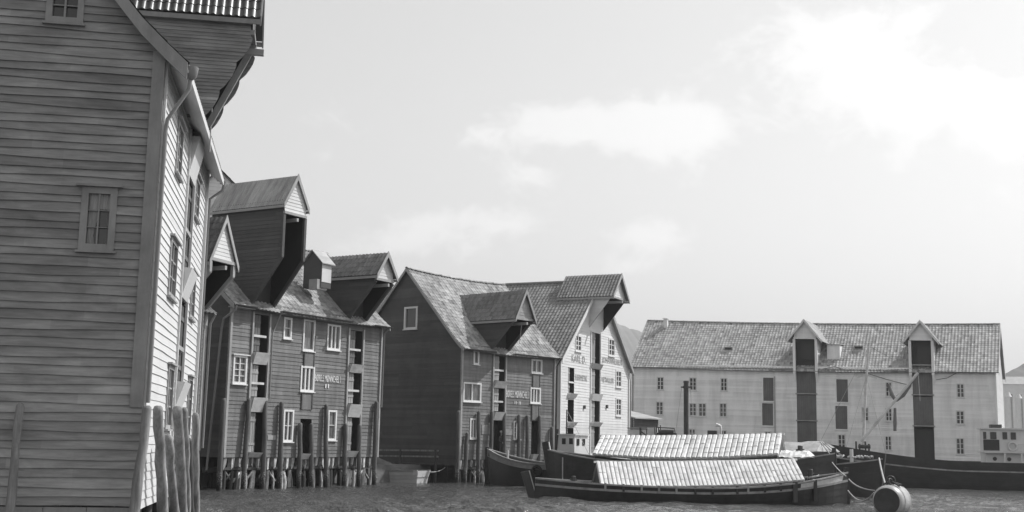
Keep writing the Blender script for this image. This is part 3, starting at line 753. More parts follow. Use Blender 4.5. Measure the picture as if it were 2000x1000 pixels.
def two_hoist_warehouse():
    F = F2
    t = thing('warehouse', 'dark boarded warehouse with two overhanging hoist houses, standing on piles', 'building', F)
    zf = 1.5; ze = 8.72
    prof = [(-.42, ze - .12), (.0, ze + .2), (.5, ze + .62), (4.3, 13.0)]; D = 8.6
    R = F.rect
    wl = [(R(454, 694, 481, 750), 1, 3, True), (R(553, 620, 569, 662), 0, 1, False), (R(591, 624, 614, 686), 0, 0, False), (R(638, 634, 664, 684), 2, 0, False),
          (R(586, 715, 613, 765), 2, 0, False), (R(552, 800, 572, 863), 1, 1, False), (R(639, 801, 656, 860), 0, 1, False)]
    A = (F.f(491, 700)[0], F.f(521, 700)[0]); B = (F.f(680, 700)[0], F.f(706, 700)[0])
    door = R(585, 818, 607, 886)
    zA = [(F.f(505, a)[1], F.f(505, b)[1]) for a, b in ((688, 614), (776, 712), (884, 805))]
    zB = [(F.f(690, a)[1], F.f(690, b)[1]) for a, b in ((711, 645), (789, 728), (881, 815))]
    holes = [w[0] for w in wl] + [(A[0], A[1], zA[2][0], zA[0][1]), (B[0], B[1], zB[2][0], zB[0][1]), door]
    q = MB(); clap(q, FRONT, (zf, ze + .2), lambda z: 0, lambda z: F.L, holes, wob=.012)
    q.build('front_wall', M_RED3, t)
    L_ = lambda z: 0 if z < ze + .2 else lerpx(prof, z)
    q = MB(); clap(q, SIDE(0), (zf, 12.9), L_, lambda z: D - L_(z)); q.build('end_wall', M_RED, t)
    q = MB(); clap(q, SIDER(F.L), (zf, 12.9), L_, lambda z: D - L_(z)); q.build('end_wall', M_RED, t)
    for r, a, b, h in wl: window(t, r, a, b, hood=h, mglass=M_GLASSL, bar=.03 if a < 2 else .045, fw=.1, sill=True)
    for (x0, x1), zs in ((A, zA), (B, zB)):
        for i, (a, b) in enumerate(zs): loft_door(t, x0, x1, a, b, side=-1, m=M_DOORL if i else M_DOOR, open_=.48, rail=i < 2, mj=M_RAILW)
        for xx in (x0 - .06, x1 + .06): post(t, xx, zs[2][0], zs[0][1] + .1, w=.11, d=.09, m=M_TRIMG, name='door_post')
        for (a, b), (c, d) in zip(zs, zs[1:]): apron(t, x0 + .03, x1 - .1, d, a - .02, m=M_RAILW)
        apron(t, x0 - .03, x1 - .2, zf - .0, zs[2][0], m=M_RAILW)
    loft_door(t, *door, rail=False, open_=0)
    apron(t, door[0], door[1] - .1, zf - .1, door[2], m=M_RAILW)
    post(t, .06, zf, ze, w=.14); post(t, F.L - .06, zf, ze, w=.12)
    gable_roof(t, 0, F.L, 0, 0, prof, M_TILE_L, over=.2, sag=.12)
    bargeboards(t, -.2, prof, 4.3, M_TRIMG, w=.16); bargeboards(t, F.L + .2, prof, 4.3, M_TRIMG, w=.16, face=1)
    q = MB(); q.box(-.15, A[0] - .3, -.40, 0, ze - .22, ze - .17); q.box(A[1] + .3, B[0] - .3, -.40, 0, ze - .22, ze - .17); q.build('soffit', M_TRIMG, t)
    gutter(t, -.2, A[0] - .3, -.48, ze - .1, m=M_RED); gutter(t, A[1] + .35, B[0] - .35, -.48, ze - .1, m=M_RED); gutter(t, B[1] + .35, F.L + .2, -.48, ze - .1, m=M_RED)
    b0 = F.g(417, 920, -.2)
    pipe(t, [(-.12, -.48, ze - .15), (-.12, -.45, ze - .35), (-.14, .25, ze - .75), (-.14, .35, ze - 1.2), (-.2, .75, .9)], .055)
    pipe(t, [(A[1] + .4, -.48, ze - .1), (A[1] + .4, -.12, ze - .8), (A[1] + .2, -.12, ze - 1.2), (A[1] + .2, -.12, 4.3)], .04)
    pipe(t, [(F.L + .1, -.48, ze - .1), (F.L + .1, -.12, ze - .5), (F.L + .06, -.12, 4.2)], .045)
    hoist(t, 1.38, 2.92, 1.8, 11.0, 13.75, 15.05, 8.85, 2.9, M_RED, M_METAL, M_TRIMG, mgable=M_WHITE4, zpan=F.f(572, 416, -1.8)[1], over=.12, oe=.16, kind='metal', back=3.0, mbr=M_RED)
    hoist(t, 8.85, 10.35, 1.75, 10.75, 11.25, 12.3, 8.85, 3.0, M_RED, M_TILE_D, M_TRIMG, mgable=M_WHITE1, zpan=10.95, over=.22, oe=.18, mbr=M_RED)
    # little ventilation dormer behind
    xg = 6.6; a0 = F.g(628, 530, xg); a1 = F.g(593, 530, xg); zt = F.g(612, 489, xg)[1]; zz = F.g(612, 512, xg)[1]; zb = F.g(612, 562, xg)[1]
    y0, y1 = min(a0[0], a1[0]), max(a0[0], a1[0]); ym = (y0 + y1) / 2
    q = MB(); q.prism([(y0, zb), (y1, zb), (y1, zz), (ym, zt - .05), (y0, zz)], 'x', xg, xg + .8); q.build('vent_dormer', M_RED, t)
    q = MB()
    for s_ in (-1, 1):
        e = ym + s_ * (y1 - y0) * .62; ez = zz - (zt - zz) * .2
        q.hexa([(xg - .12, e, ez), (xg + .95, e, ez), (xg + .95, ym, zt - .02), (xg - .12, ym, zt - .02), (xg - .12, e, ez + .05), (xg + .95, e, ez + .05), (xg + .95, ym, zt + .04), (xg - .12, ym, zt + .04)])
    q.build('dormer_roof', M_METAL, t)
    q = MB(); q.box(xg + .02, xg + .78, y0 - .02, y0 - .002, zb + .3, zz); q.build('dormer_front', M_WHITE4, t)
    q = MB(); c = F.g(616, 553, xg - .2); q.box(xg - .25, xg + .55, y0 + .05, y0 + .6, zb - .1, zb + .42); q.build('dormer_box', M_TRIMG, t)
    for (a, b, c, d) in ((593, 689, 612, 716), (588, 769, 608, 800)):
        r = R(a, b, c, d); q = MB(); q.box(r[0], r[1], -.05, -.0, r[2], r[3])
        for k in (0, 1): q.box(r[k] - .03, r[k] + .03, -.075, -.052, r[2], r[3] + (.9 if b < 700 and k else 0), -.8)
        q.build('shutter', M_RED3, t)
    text(t, 'BØRELS MØNNCHEL 1', *F.rect(614, 733, 664, 746), M_PAINTL); text(t, 'I', *F.rect(634, 750, 636, 758), M_PAINTL); text(t, 'I', *F.rect(639, 750, 641, 758), M_PAINTL)
    q = MB(); rs = random.Random(3)
    q = MB(); q.box(F.f(522, 850)[0], F.f(538, 850)[0], -.045, -.02, F.f(530, 859)[1], F.f(530, 850)[1]); q.build('patch_board', M_TRIMG, t)
    supports(t, F, zf, n=36, seed=2)
    # drawn rope of the second hoist
    return t
two_hoist_warehouse()
g2 = 'fender piles at the two hoist warehouse'
for i, (px, py, bx, lab) in enumerate([(438, 778, 428, 'tall dark pile at the left corner of the two hoist warehouse, beside the long downpipe'),
        (487, 778, 475, 'tall dark pile left of the lettered warehouse\'s first column of loading doors'),
        (519, 780, 513, 'tall dark pile right of the lettered warehouse\'s first column of loading doors'),
        (550, 785, 546, 'tall dark pile just left of the tall narrow lower window on the two hoist warehouse'),
        (587, 826, 584, 'shorter pile left of the small ground door below the white lettering'),
        (608, 827, 608, 'shorter pile right of the small ground door below the white lettering'),
        (637, 790, 637, 'tall dark pile left of the second lower window of the two hoist warehouse'),
        (675, 827, 673, 'shorter pile left of the second column of loading doors'),
        (702, 829, 701, 'shorter pile right of the second column of loading doors'),
        (735, 784, 731, 'tall pile at the right corner of the two hoist warehouse beside the covered boat')]):
    pile(F2, px, py, r=.12, label=lab, group=g2, px_b=(bx, 950), m=M_PILEM, seed=i)

# ------------------------------------------------------------------ one hoist warehouse, dark gable
def gable_warehouse():
    F = F3
    t = thing('warehouse', 'warehouse with a big dark gable holding one white framed window', 'building', F)
    zf = 1.35; ze = 8.0
    prof = [(-.4, ze - .1), (0, ze + .2), (.45, ze + .62), (4.67, 13.1)]; D = 9.34
    R = F.rect
    gw = F.grect(790, 599, 816, 643)
    wl = [(R(924, 684, 935, 712), 0, 0), (R(904, 747, 939, 785), 1, 0), (R(917, 817, 931, 857), 1, 0), (R(1037, 702, 1058, 729), 1, 0), (R(1035, 757, 1055, 788), 2, 0), (R(1002, 822, 1015, 858), 1, 2)]
    A = (F.f(963, 760)[0], F.f(985, 760)[0])
    zs = [(F.f(973, a)[1], F.f(973, b)[1]) for a, b in ((744, 695), (804, 758), (884, 821))]
    door = R(1037, 822, 1052, 887)
    holes = [w[0] for w in wl] + [(A[0], A[1], zs[2][0], zs[0][1]), door]
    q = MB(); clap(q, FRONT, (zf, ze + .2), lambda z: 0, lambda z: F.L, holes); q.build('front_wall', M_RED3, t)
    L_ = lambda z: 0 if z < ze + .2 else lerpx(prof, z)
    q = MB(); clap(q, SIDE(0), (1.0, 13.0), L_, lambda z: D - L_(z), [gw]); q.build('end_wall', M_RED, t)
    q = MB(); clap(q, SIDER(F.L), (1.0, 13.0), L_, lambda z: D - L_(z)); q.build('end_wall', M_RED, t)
    window(t, gw, 0, 0, axis='g', fw=.12)
    for r, a, b in wl: window(t, r, a, b, fw=.1, bar=.04, mglass=M_GLASSL)
    for i, (a, b) in enumerate(zs): loft_door(t, A[0], A[1], a, b, m=M_DOORL if i < 2 else M_DOOR, open_=.5 if i < 2 else 0, rail=i < 2, mj=M_RAILW)
    for (a, b), (c, d) in zip(zs, zs[1:]): apron(t, A[0], A[1] - .05, d, a - .02, m=M_RAILW if i else M_TRIMG)
    for xx in (A[0] - .06, A[1] + .06): post(t, xx, zs[2][0], zs[0][1] + .1, w=.11, d=.09, m=M_TRIMG, name='door_post')
    loft_door(t, *door, rail=False, open_=0); apron(t, door[0], door[1] - .05, zf - .05, door[2], m=M_RAILW)
    for (a, b, c, d) in ((1040, 730, 1053, 756), (1038, 789, 1051, 820)):
        r = R(a, b, c, d); q = MB(); q.box(r[0], r[1], -.05, -.0, r[2], r[3])
        for k in (0, 1): q.box(r[k] - .03, r[k] + .03, -.075, -.052, r[2], r[3], -.8)
        q.build('shutter', M_RED3, t)
    post(t, .06, zf, ze, w=.14); post(t, F.L - .06, zf, ze, w=.14)
    gable_roof(t, 0, F.L, 0, 0, prof, M_TILE_L, over=.2, sag=.15)
    bargeboards(t, -.2, prof, 4.67, M_TRIMG, w=.14, t=.04); bargeboards(t, F.L + .2, prof, 4.67, M_TRIMG, w=.14, t=.04, face=1)
    gutter(t, -.2, A[0] - .3, -.46, ze - .1, m=M_RED); gutter(t, A[1] + .3, F.L + .2, -.46, ze - .1, m=M_RED)
    pipe(t, [(F.L + .1, -.46, ze - .1), (F.L + .1, -.12, ze - .6), (F.L + .05, -.12, 1.6)], .05, M_PILED)
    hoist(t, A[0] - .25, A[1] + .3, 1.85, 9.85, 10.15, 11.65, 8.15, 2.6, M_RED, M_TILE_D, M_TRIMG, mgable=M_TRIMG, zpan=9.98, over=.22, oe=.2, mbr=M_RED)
    pipe(t, [((A[0] + A[1]) / 2, -1.75, 9.7), ((A[0] + A[1]) / 2, -1.6, 8.4)], .018, M_ROPE, 'hoist_rope')
    text(t, 'BØRELS MØNNCHEL 1', *R(988, 764, 1032, 777), M_PAINTL); text(t, 'II·II', *R(1004, 784, 1016, 790), M_PAINTL)
    for (a, b, c, d) in ((940, 830, 957, 848), (987, 838, 1004, 850)):
        r = R(a, b, c, d); q = MB(); q.box(r[0], r[1], -.045, -.02, r[2], r[3]); q.build('patch_board', M_RAIL, t)
    supports(t, F, zf, n=14, seed=5)
    return t
gable_warehouse()
g3 = 'fender piles at the dark gable warehouse'
for i, (px, py, bx, lab) in enumerate([(896, 802, 893, 'corner pile where the big dark gable meets the lit front'), (912, 845, 908, 'shortest pile with round top left of the narrow lower window of the gable warehouse'),
        (935, 803, 934, 'pile just right of the narrow lower window of the gable warehouse'), (961, 803, 958, 'pile left of the doorway with the standing person'),
        (985, 804, 984, 'pile right of the doorway with the standing person'), (1014, 810, 1013, 'pile right of the small paned window above the dark tyre boat'),
        (1030, 811, 1030, 'pile left of the closed ground door at the right of the gable warehouse'), (1054, 812, 1053, 'pile right of the closed ground door of the gable warehouse'),
        (1078, 834, 1078, 'last pile where the gable warehouse meets the white gabled one')]):
    pile(F3, px, py, r=.12, label=lab, group=g3, px_b=(bx, 935), m=M_PILEM, seed=i)

# ------------------------------------------------------------------ white gabled warehouse
def white_warehouse():
    F = F4
    t = thing('warehouse', 'white gabled warehouse with tall peak hoist and faded grey lettering', 'building', F)
    ze = 8.05; xm = F.L / 2; za = 13.9; sl_ = (za - ze) / xm; R = F.rect
    wl = [R(1123, 654, 1135, 687), R(1188, 661, 1200, 696), R(1202, 723, 1213, 757), R(1202, 777, 1213, 813)]
    A = (F.f(1154, 700)[0], F.f(1171, 700)[0]); B = (F.f(1109, 750)[0], F.f(1121, 750)[0])
    zA = [(F.f(1162, a)[1], F.f(1162, b)[1]) for a, b in ((710, 650), (769, 721), (824, 783), (884, 833))]
    zB = [(F.f(1115, a)[1], F.f(1115, b)[1]) for a, b in ((768, 718), (824, 781), (880, 836))]
    holes = wl + [(A[0], A[1], a, b) for a, b in zA] + [(B[0], B[1], a, b) for a, b in zB]
    q = MB()
    clap(q, FRONT, (.6, ze), lambda z: 0, lambda z: F.L, [h for h in holes], o1=.02)
    clap(q, FRONT, (ze, za - .02), lambda z: (z - ze) / sl_, lambda z: F.L - (z - ze) / sl_, holes, o1=.02); q.build('front_wall', M_WHITE4, t)
    D = 20
    q = MB(); q.face([(0, 0, .5), (0, D, .5), (0, D, ze), (0, 0, ze)]); q.face([(F.L, 0, .5), (F.L, D, .5), (F.L, D, ze), (F.L, 0, ze)])
    q.face([(0, D, .5), (F.L, D, .5), (F.L, D, ze), (xm, D, za), (0, D, ze)]); q.build('rear_wall', M_GREYW, t)
    for s_ in (-1, 1):
        xe = xm + s_ * (xm + .3); P = slope(-.3, D + .2, [(xe, ze - .3 * sl_ + .06), (xm, za + .06)], axis='y')
        tiles('roof', M_TILE_D, t, P, D + .5, .27, .34)
        q = MB(); q.hexa([(xe, -.34, ze - .3 * sl_ - .22), (xe, -.29, ze - .3 * sl_ - .22), (xm, -.29, za - .2), (xm, -.34, za - .2), (xe, -.34, ze - .3 * sl_ + .1), (xe, -.29, ze - .3 * sl_ + .1), (xm, -.29, za + .12), (xm, -.34, za + .12)])
        q.build('bargeboard', M_WHITE4 if s_ < 0 else M_TRIMG, t)
        q = MB(); q.hexa([(xe, -.28, ze - .3 * sl_ - .02), (xe, 0, ze - .3 * sl_ - .02), (xm, 0, za - .02), (xm, -.28, za - .02), (xe, -.28, ze - .3 * sl_ + .02), (xe, 0, ze - .3 * sl_ + .02), (xm, 0, za + .02), (xm, -.28, za + .02)])
        q.build('soffit', M_TRIMG, t)
    q = MB(); q.tube([(xm, -.3, za + .1), (xm, D, za + .1)], .13, 8); q.build('ridge_tiles', M_TILE_D, t)
    for r in wl: window(t, r, 1, 2, mframe=M_WHITE4, fw=.12, bar=.05)
    for i, (a, b) in enumerate(zA): loft_door(t, A[0], A[1], a, b, m=M_DOORL, open_=.5, rail=False)
    for i, (a, b) in enumerate(zB): loft_door(t, B[0], B[1], a, b, m=M_DOORL, open_=.3 if not i else 0, rail=i == 0, mj=M_WHITE4)
    for (a, b), (c, d) in zip(zA, zA[1:]): apron(t, A[0] - .05, A[1] + .05, d, a - .02, m=M_TRIMG if d > 7 else M_WHITE4)
    for (a, b), (c, d) in zip(zB, zB[1:]): apron(t, B[0] - .05, B[1] + .05, d + .1, a - .02, m=M_WHITE4)
    for xx in (A[0] - .08, A[1] + .08): post(t, xx, 1, 10.3, w=.12, d=.08, m=M_WHITE4, name='door_post')
    post(t, .08, .6, ze, w=.16, m=M_WHITE4); post(t, F.L - .08, .6, ze, w=.16, m=M_WHITE4)
    pipe(t, [(F.L + .25, .2, ze - .2), (F.L + .1, -.1, ze - .9), (F.L + .05, -.12, .9)], .06)
    hoist(t, 5.15, 7.95, 1.6, 12.5, 12.85, 14.35, 10.5, 2.4, M_WHITE4, M_TILE_D, M_TRIMG, mgable=M_WHITE4, zpan=12.75, over=.3, oe=.25, back=2.4, mbr=0, o1=.018)
    text(t, 'KARL D.', *R(1116, 694, 1143, 708), M_PAINTD); text(t, 'JOHANNESSEN', *R(1175, 700, 1214, 713), M_PAINTD)
    text(t, 'HERMETIK', *R(1123, 733, 1146, 743), M_TRIMG); text(t, 'METALLER', *R(1173, 737, 1198, 747), M_TRIMG)
    for px, py in ((1140, 795), (1184, 794)):
        x, z = F.f(px, py); q = MB(); q.box(x - .12, x + .12, -.12, -.02, z - .12, z + .12); q.build('anchor_plate', M_IRON, t)
white_warehouse()

# ------------------------------------------------------------------ long pale warehouse
def long_warehouse():
    F = F5; R = F.rect
    t = thing('long_warehouse', 'long pale boarded warehouse with tile roof and two gabled loading dormers across the water', 'building', F)
    ze = 10.35; yr = 5.6; zr = 15.4
    prof = [(-.4, ze - .25), (0, ze + .1), (yr, zr)]
    EW = [(1283, 736, 1297, 762), (1346, 737, 1361, 763), (1407, 738, 1421, 764), (1729, 746, 1743, 775), (1868, 749, 1884, 777),
          (1281, 784, 1296, 811), (1346, 787, 1361, 813), (1364, 787, 1380, 814), (1405, 787, 1420, 815), (1683, 795, 1697, 823), (1729, 797, 1743, 823), (1867, 802, 1884, 829),
          (1345, 837, 1359, 862), (1406, 840, 1420, 864), (1493, 842, 1507, 867), (1636, 848, 1652, 878), (1728, 851, 1742, 880), (1867, 855, 1884, 888)]
    wl = [R(*w) for w in EW]
    DW = [R(1491, 738, 1511, 783), R(1489, 788, 1510, 831), R(1634, 741, 1656, 785), R(1632, 793, 1655, 838)]
    E_ = (F.f(1556, 760)[0], F.f(1594, 760)[0]); G_ = (F.f(1783, 770)[0], F.f(1822, 770)[0])
    zE = F.f(1575, 864)[1]; zG = F.f(1803, 899)[1]
    holes = wl + DW + [(E_[0], E_[1], zE, ze + .1), (G_[0], G_[1], zG, ze + .1)]
    q = MB(); clap(q, FRONT, (.9, ze + .1), lambda z: 0, lambda z: F.L, holes, seg=2.6, jl=6, wob=.02, o1=.055); q.build('front_wall', M_GREYW, t)
    L_ = lambda z: 0 if z < ze + .1 else lerpx(prof, z)
    for M3 in (SIDE(0), SIDER(F.L)):
        q = MB(); clap(q, M3, (.9, zr - .05), L_, lambda z: 2 * yr - L_(z), seg=3); q.build('end_wall', M_WHITE4, t)
    q = MB(); q.face([(0, 2 * yr, 0), (F.L, 2 * yr, 0), (F.L, 2 * yr, ze), (0, 2 * yr, ze)]); q.build('rear_wall', M_GREYW, t)
    for r in wl: window(t, r, 1, 2 if r[3] - r[2] > 1 else 1, mframe=M_WHITE4, fw=.10, bar=.045, mglass=M_GLASS)
    for r in DW: loft_door(t, *r, rail=False, open_=1.0 - .05, m=M_DOOR, depth=.2); 
    for r in DW:
        q = MB(); q.box(r[0] - .1, r[1] + .1, -.14, .02, r[2] - .14, r[2] - .004); q.build('door_sill', M_GREYW, t)
        for xx in (r[0] - .06, r[1] + .06): post(t, xx, r[2], r[3], w=.1, d=.06, m=M_GREYW, name='door_post')
    gable_roof(t, 0, F.L, 0, 0, prof, M_TILE_F, over=.25, pu=.30, pv=.36, sag=.18, k=6, amp=.04, step=.025, vary=.5)
    bargeboards(t, -.25, prof, yr, M_WHITE4, w=.2); bargeboards(t, F.L + .25, prof, yr, M_WHITE4, w=.2, face=1)
    gutter(t, -.2, E_[0] - .3, -.46, ze - .22); gutter(t, E_[1] + .3, G_[0] - .3, -.46, ze - .22); gutter(t, G_[1] + .3, F.L + .25, -.46, ze - .22)
    pipe(t, [(-.2, -.46, ze - .3), (.1, -.12, ze - 1.1), (.1, -.12, 1.2)], .06)
    post(t, .08, .9, ze, w=.18, m=M_GREYW); post(t, F.L - .08, .9, ze, w=.18, m=M_GREYW)
    for (x0, x1), zb, apx, px0, ey in ((E_, zE, 626, 1575, 668), (G_, zG, 628, 1802, 672)):
        f = .35; xa, xb = x0 - .12, x1 + .12; xm = (xa + xb) / 2
        za = F.f(px0, apx, -f)[1]; ztip = F.f(px0, ey, -f)[1]; oe = .62; slp = (za - ztip) / ((xb - xa) / 2 + oe); zee = ztip + oe * slp
        for s_, M3 in ((xa, SIDE(xa)), (xb, SIDER(xb))):
            q = MB(); clap(q, M3, (ze - .3, zee), lambda z: -f, lambda z: 3.2, seg=2); q.build('cheek_wall', M_GREYW, t)
        gl = lambda z: xa if z < zee else xa + (z - zee) / slp
        q = MB(); clap(q, FRONTAT(-f), (zee - .35, za - .02), gl, lambda z: 2 * xm - gl(z), seg=2); q.build('gable', M_GREYW, t)
        q = MB(); q.box(xa - .02, xb + .02, -f - .1, -f + .05, zee - .5, zee - .353); q.build('lintel', M_GREYW, t)
        for s_ in (xa, xb):
            q = MB(); q.box(s_ - .12, s_ + .12, -f - .05, -f + .2, ze - .6, zee - .503); q.hexa([(s_ - .1, -.05, ze - 1.5), (s_ + .1, -.05, ze - 1.5), (s_ + .1, 0, ze - 1.5), (s_ - .1, 0, ze - 1.5), (s_ - .1, -f, ze - .6), (s_ + .1, -f, ze - .6), (s_ + .1, 0, ze - .6), (s_ - .1, 0, ze - .6)]); q.build('door_post', M_GREYW, t)
        for s_ in (-1, 1):
            xe = xm + s_ * (xm - xa + oe); pr = [(xe, zee - oe * slp + .05), (xm, za + .05)]
            tiles('dormer_roof', M_TILE_F, t, slope(-f - .35, 5.2, pr, axis='y'), 5.2, .27, .36)
            q = MB(); y0 = -f - .40
            q.hexa([(xe, y0, pr[0][1] - .16), (xe, y0 + .05, pr[0][1] - .16), (xm, y0 + .05, pr[1][1] - .2), (xm, y0, pr[1][1] - .2), (xe, y0, pr[0][1] + .08), (xe, y0 + .05, pr[0][1] + .08), (xm, y0 + .05, pr[1][1] + .1), (xm, y0, pr[1][1] + .1)])
            q.build('bargeboard', M_WHITE4, t)
        # stacked doors down the bay
        H_ = zee - .5 - zb; n = 4; hh = [(0, .2), (.215, .46), (.475, .70), (.73, 1.0)] if x0 < 20 else [(0, .26), (.29, .53), (.55, .77), (.80, 1.0)]
        for i, (a, b) in enumerate(hh):
            a, b = zb + a * H_, zb + b * H_
            loft_door(t, x0, x1, a, b, rail=False, open_=.0 if (i == 3 or (i == 0 and x0 > 20)) else .97, m=M_DOOR, depth=.3)
            if i: q = MB(); q.box(x0 - .1, x1 + .1, -.12, .1, a - .12, a - .004); q.build('door_sill', M_DOORL, t)
        if True:
            q = MB(); q.box(x0 + .5, x1 - .1, -.02, .1, zb + .80 * H_, zb + .95 * H_); q.build('leaf', M_DARK, t)
    for a, b, c in (((1690, 728), (1735, 742), (1775, 752)), ((1828, 742), (1850, 738), (1880, 722)), ((1598, 722), (1630, 716), (1655, 724))):
        q = MB(); q.tube([(F.f(*p, -.1)[0], -.1, F.f(*p, -.1)[1]) for p in (a, b, c)], .025, 5); q.build('cable', M_IRON, t)
    x, z = F.f(1513, 735); pipe(t, [(x, -.1, z), (x, -.1, 2.0)], .05, M_TRIMG)
    # roof details
    P = slope(0, F.L, prof)
    def onroof(px, py):
        x = F.f(px, py, 2.5)[0]
        for k in range(60):
            y = k * .1; x, z = F.f(px, py, y)
            if z <= ze + .1 + (zr - ze - .1) * y / yr: return x, y, z
        return x, y, z
    x, y, z = onroof(1300, 640)
    q = MB(); q.box(x - .2, x + .2, y - .1, y + .3, z - .3, z + .9); q.box(x - .27, x + .27, y - .17, y + .37, z + .9, z + 1.0); q.build('chimney', M_MASON, t)
    for px, py in ((1423, 682), (1677, 680)):
        x, y, z = onroof(px, py); q = MB(); q.box(x - .45, x + .45, y - .1, y + .5, z - .1, z + .22); q.build('roof_vent', M_TILE_F, t)
        q = MB(); q.box(x - .35, x + .35, y - .13, y - .11, z - .05, z + .16); q.build('vent_opening', M_DARK, t)
    x, y, z = onroof(1628, 700); q = MB(); q.box(x - .6, x + .6, y - .0, y + 2.5, z - .1, z + 1.35); q.build('box_dormer', M_GREYW, t)
    q = MB(); q.hexa([(x - .7, y - .15, z + 1.353), (x + .7, y - .15, z + 1.353), (x + .7, y + 2.5, z + 1.55), (x - .7, y + 2.5, z + 1.55), (x - .7, y - .15, z + 1.42), (x + .7, y - .15, z + 1.42), (x + .7, y + 2.5, z + 1.62), (x - .7, y + 2.5, z + 1.62)]); q.build('dormer_roof', M_METAL, t)
    return t
long_warehouse()
q = MB(); c = F5
q.hexa([F5.w(-1, -1.2, -1), F5.w(F5.L + 2, -1.2, -1), F5.w(F5.L + 2, 1, -1), F5.w(-1, 1, -1), F5.w(-1, -1.2, 1.05), F5.w(F5.L + 2, -1.2, 1.05), F5.w(F5.L + 2, 1, 1.05), F5.w(-1, 1, 1.05)])
struct(q.build('quay', M_STONE))
# dark shed in the gap
def shed():
    F = Fr((10.4, 101), (12.8, 104)); t = thing('shed', 'dark narrow shed in the gap between the white gabled and the long pale warehouse', 'building', F)
    q = MB(); clap(q, FRONT, (1, 4.6), lambda z: 0, lambda z: F.L); clap(q, SIDE(0), (1, 4.6), lambda z: 0, lambda z: 4); q.build('wall', M_PILED, t)
    q = MB(); q.hexa([(-.2, -.3, 4.5), (F.L + .2, -.3, 4.5), (F.L + .2, 4, 5.4), (-.2, 4, 5.4), (-.2, -.3, 4.6), (F.L + .2, -.3, 4.6), (F.L + .2, 4, 5.5), (-.2, 4, 5.5)]); q.build('roof', M_METAL, t)
    q = MB(); q.box(.5, 1.6, -.06, -.0, 1.0, 3.2); q.build('door', M_DARK, t)
shed()
# pale houses and tanks far right
def far_right():
    for i, (a, b, y0, Y, w, lab) in enumerate([(1942, 1958, 768, 240, 6, 'first white tank block beyond the long warehouse, nearest its bright end'), (1962, 1976, 775, 245, 6, 'second white tank block beyond the long warehouse'), (1983, 1996, 778, 250, 6, 'third white tank block at the right edge')]):
        A = atY(a, y0, Y); B = atY(b, y0, Y); t = thing('storage_tank', lab, 'tank', loc=((A.x + B.x) / 2, Y, 1)); r = (B.x - A.x) / 2; h = A.z - 1
        q = MB(); n = 20
        q.grid([[(r * math.cos(k * 2 * math.pi / n), r * math.sin(k * 2 * math.pi / n), z) for k in range(n)] for z in (0, h)], close=True); q.build('tank_body', M_PAINTW, t, True)
        q = MB(); q.tube([(0, 0, h), (0, 0, h + .3), (0, 0, h + .9)], [r * 1.04, r * .8, .3], 16); q.build('tank_roof', M_PAINTW, t)
        q = MB(); q.beam((r * .5, -r, 0), (r * .5, -r, h), .3, .08); q.build('ladder', M_TRIMG, t)
    A = atY(1925, 750, 300); B = atY(2060, 752, 300); F = Fr((A.x, 300), (B.x, 296))
    t = thing('pale_terrace', 'long pale low house block behind the white tanks below the right hill', 'building', F)
    q = MB(); q.box(0, F.L, 0, 12, 1, A.z); q.build('wall', M_MASON, t)
    for k in range(8):
        q = MB(); x = 1 + k * 2.1; q.box(x, x + .9, -.05, .0, A.z - 4, A.z - 2.5); q.build('window', M_GLASS, t)
    q = MB(); q.prism([(-.3, A.z + .003), (12.3, A.z + .003), (6, A.z + 2.2)], 'x', -.2, F.L + .2); q.build('roof', M_TILE_F, t)
far_right()

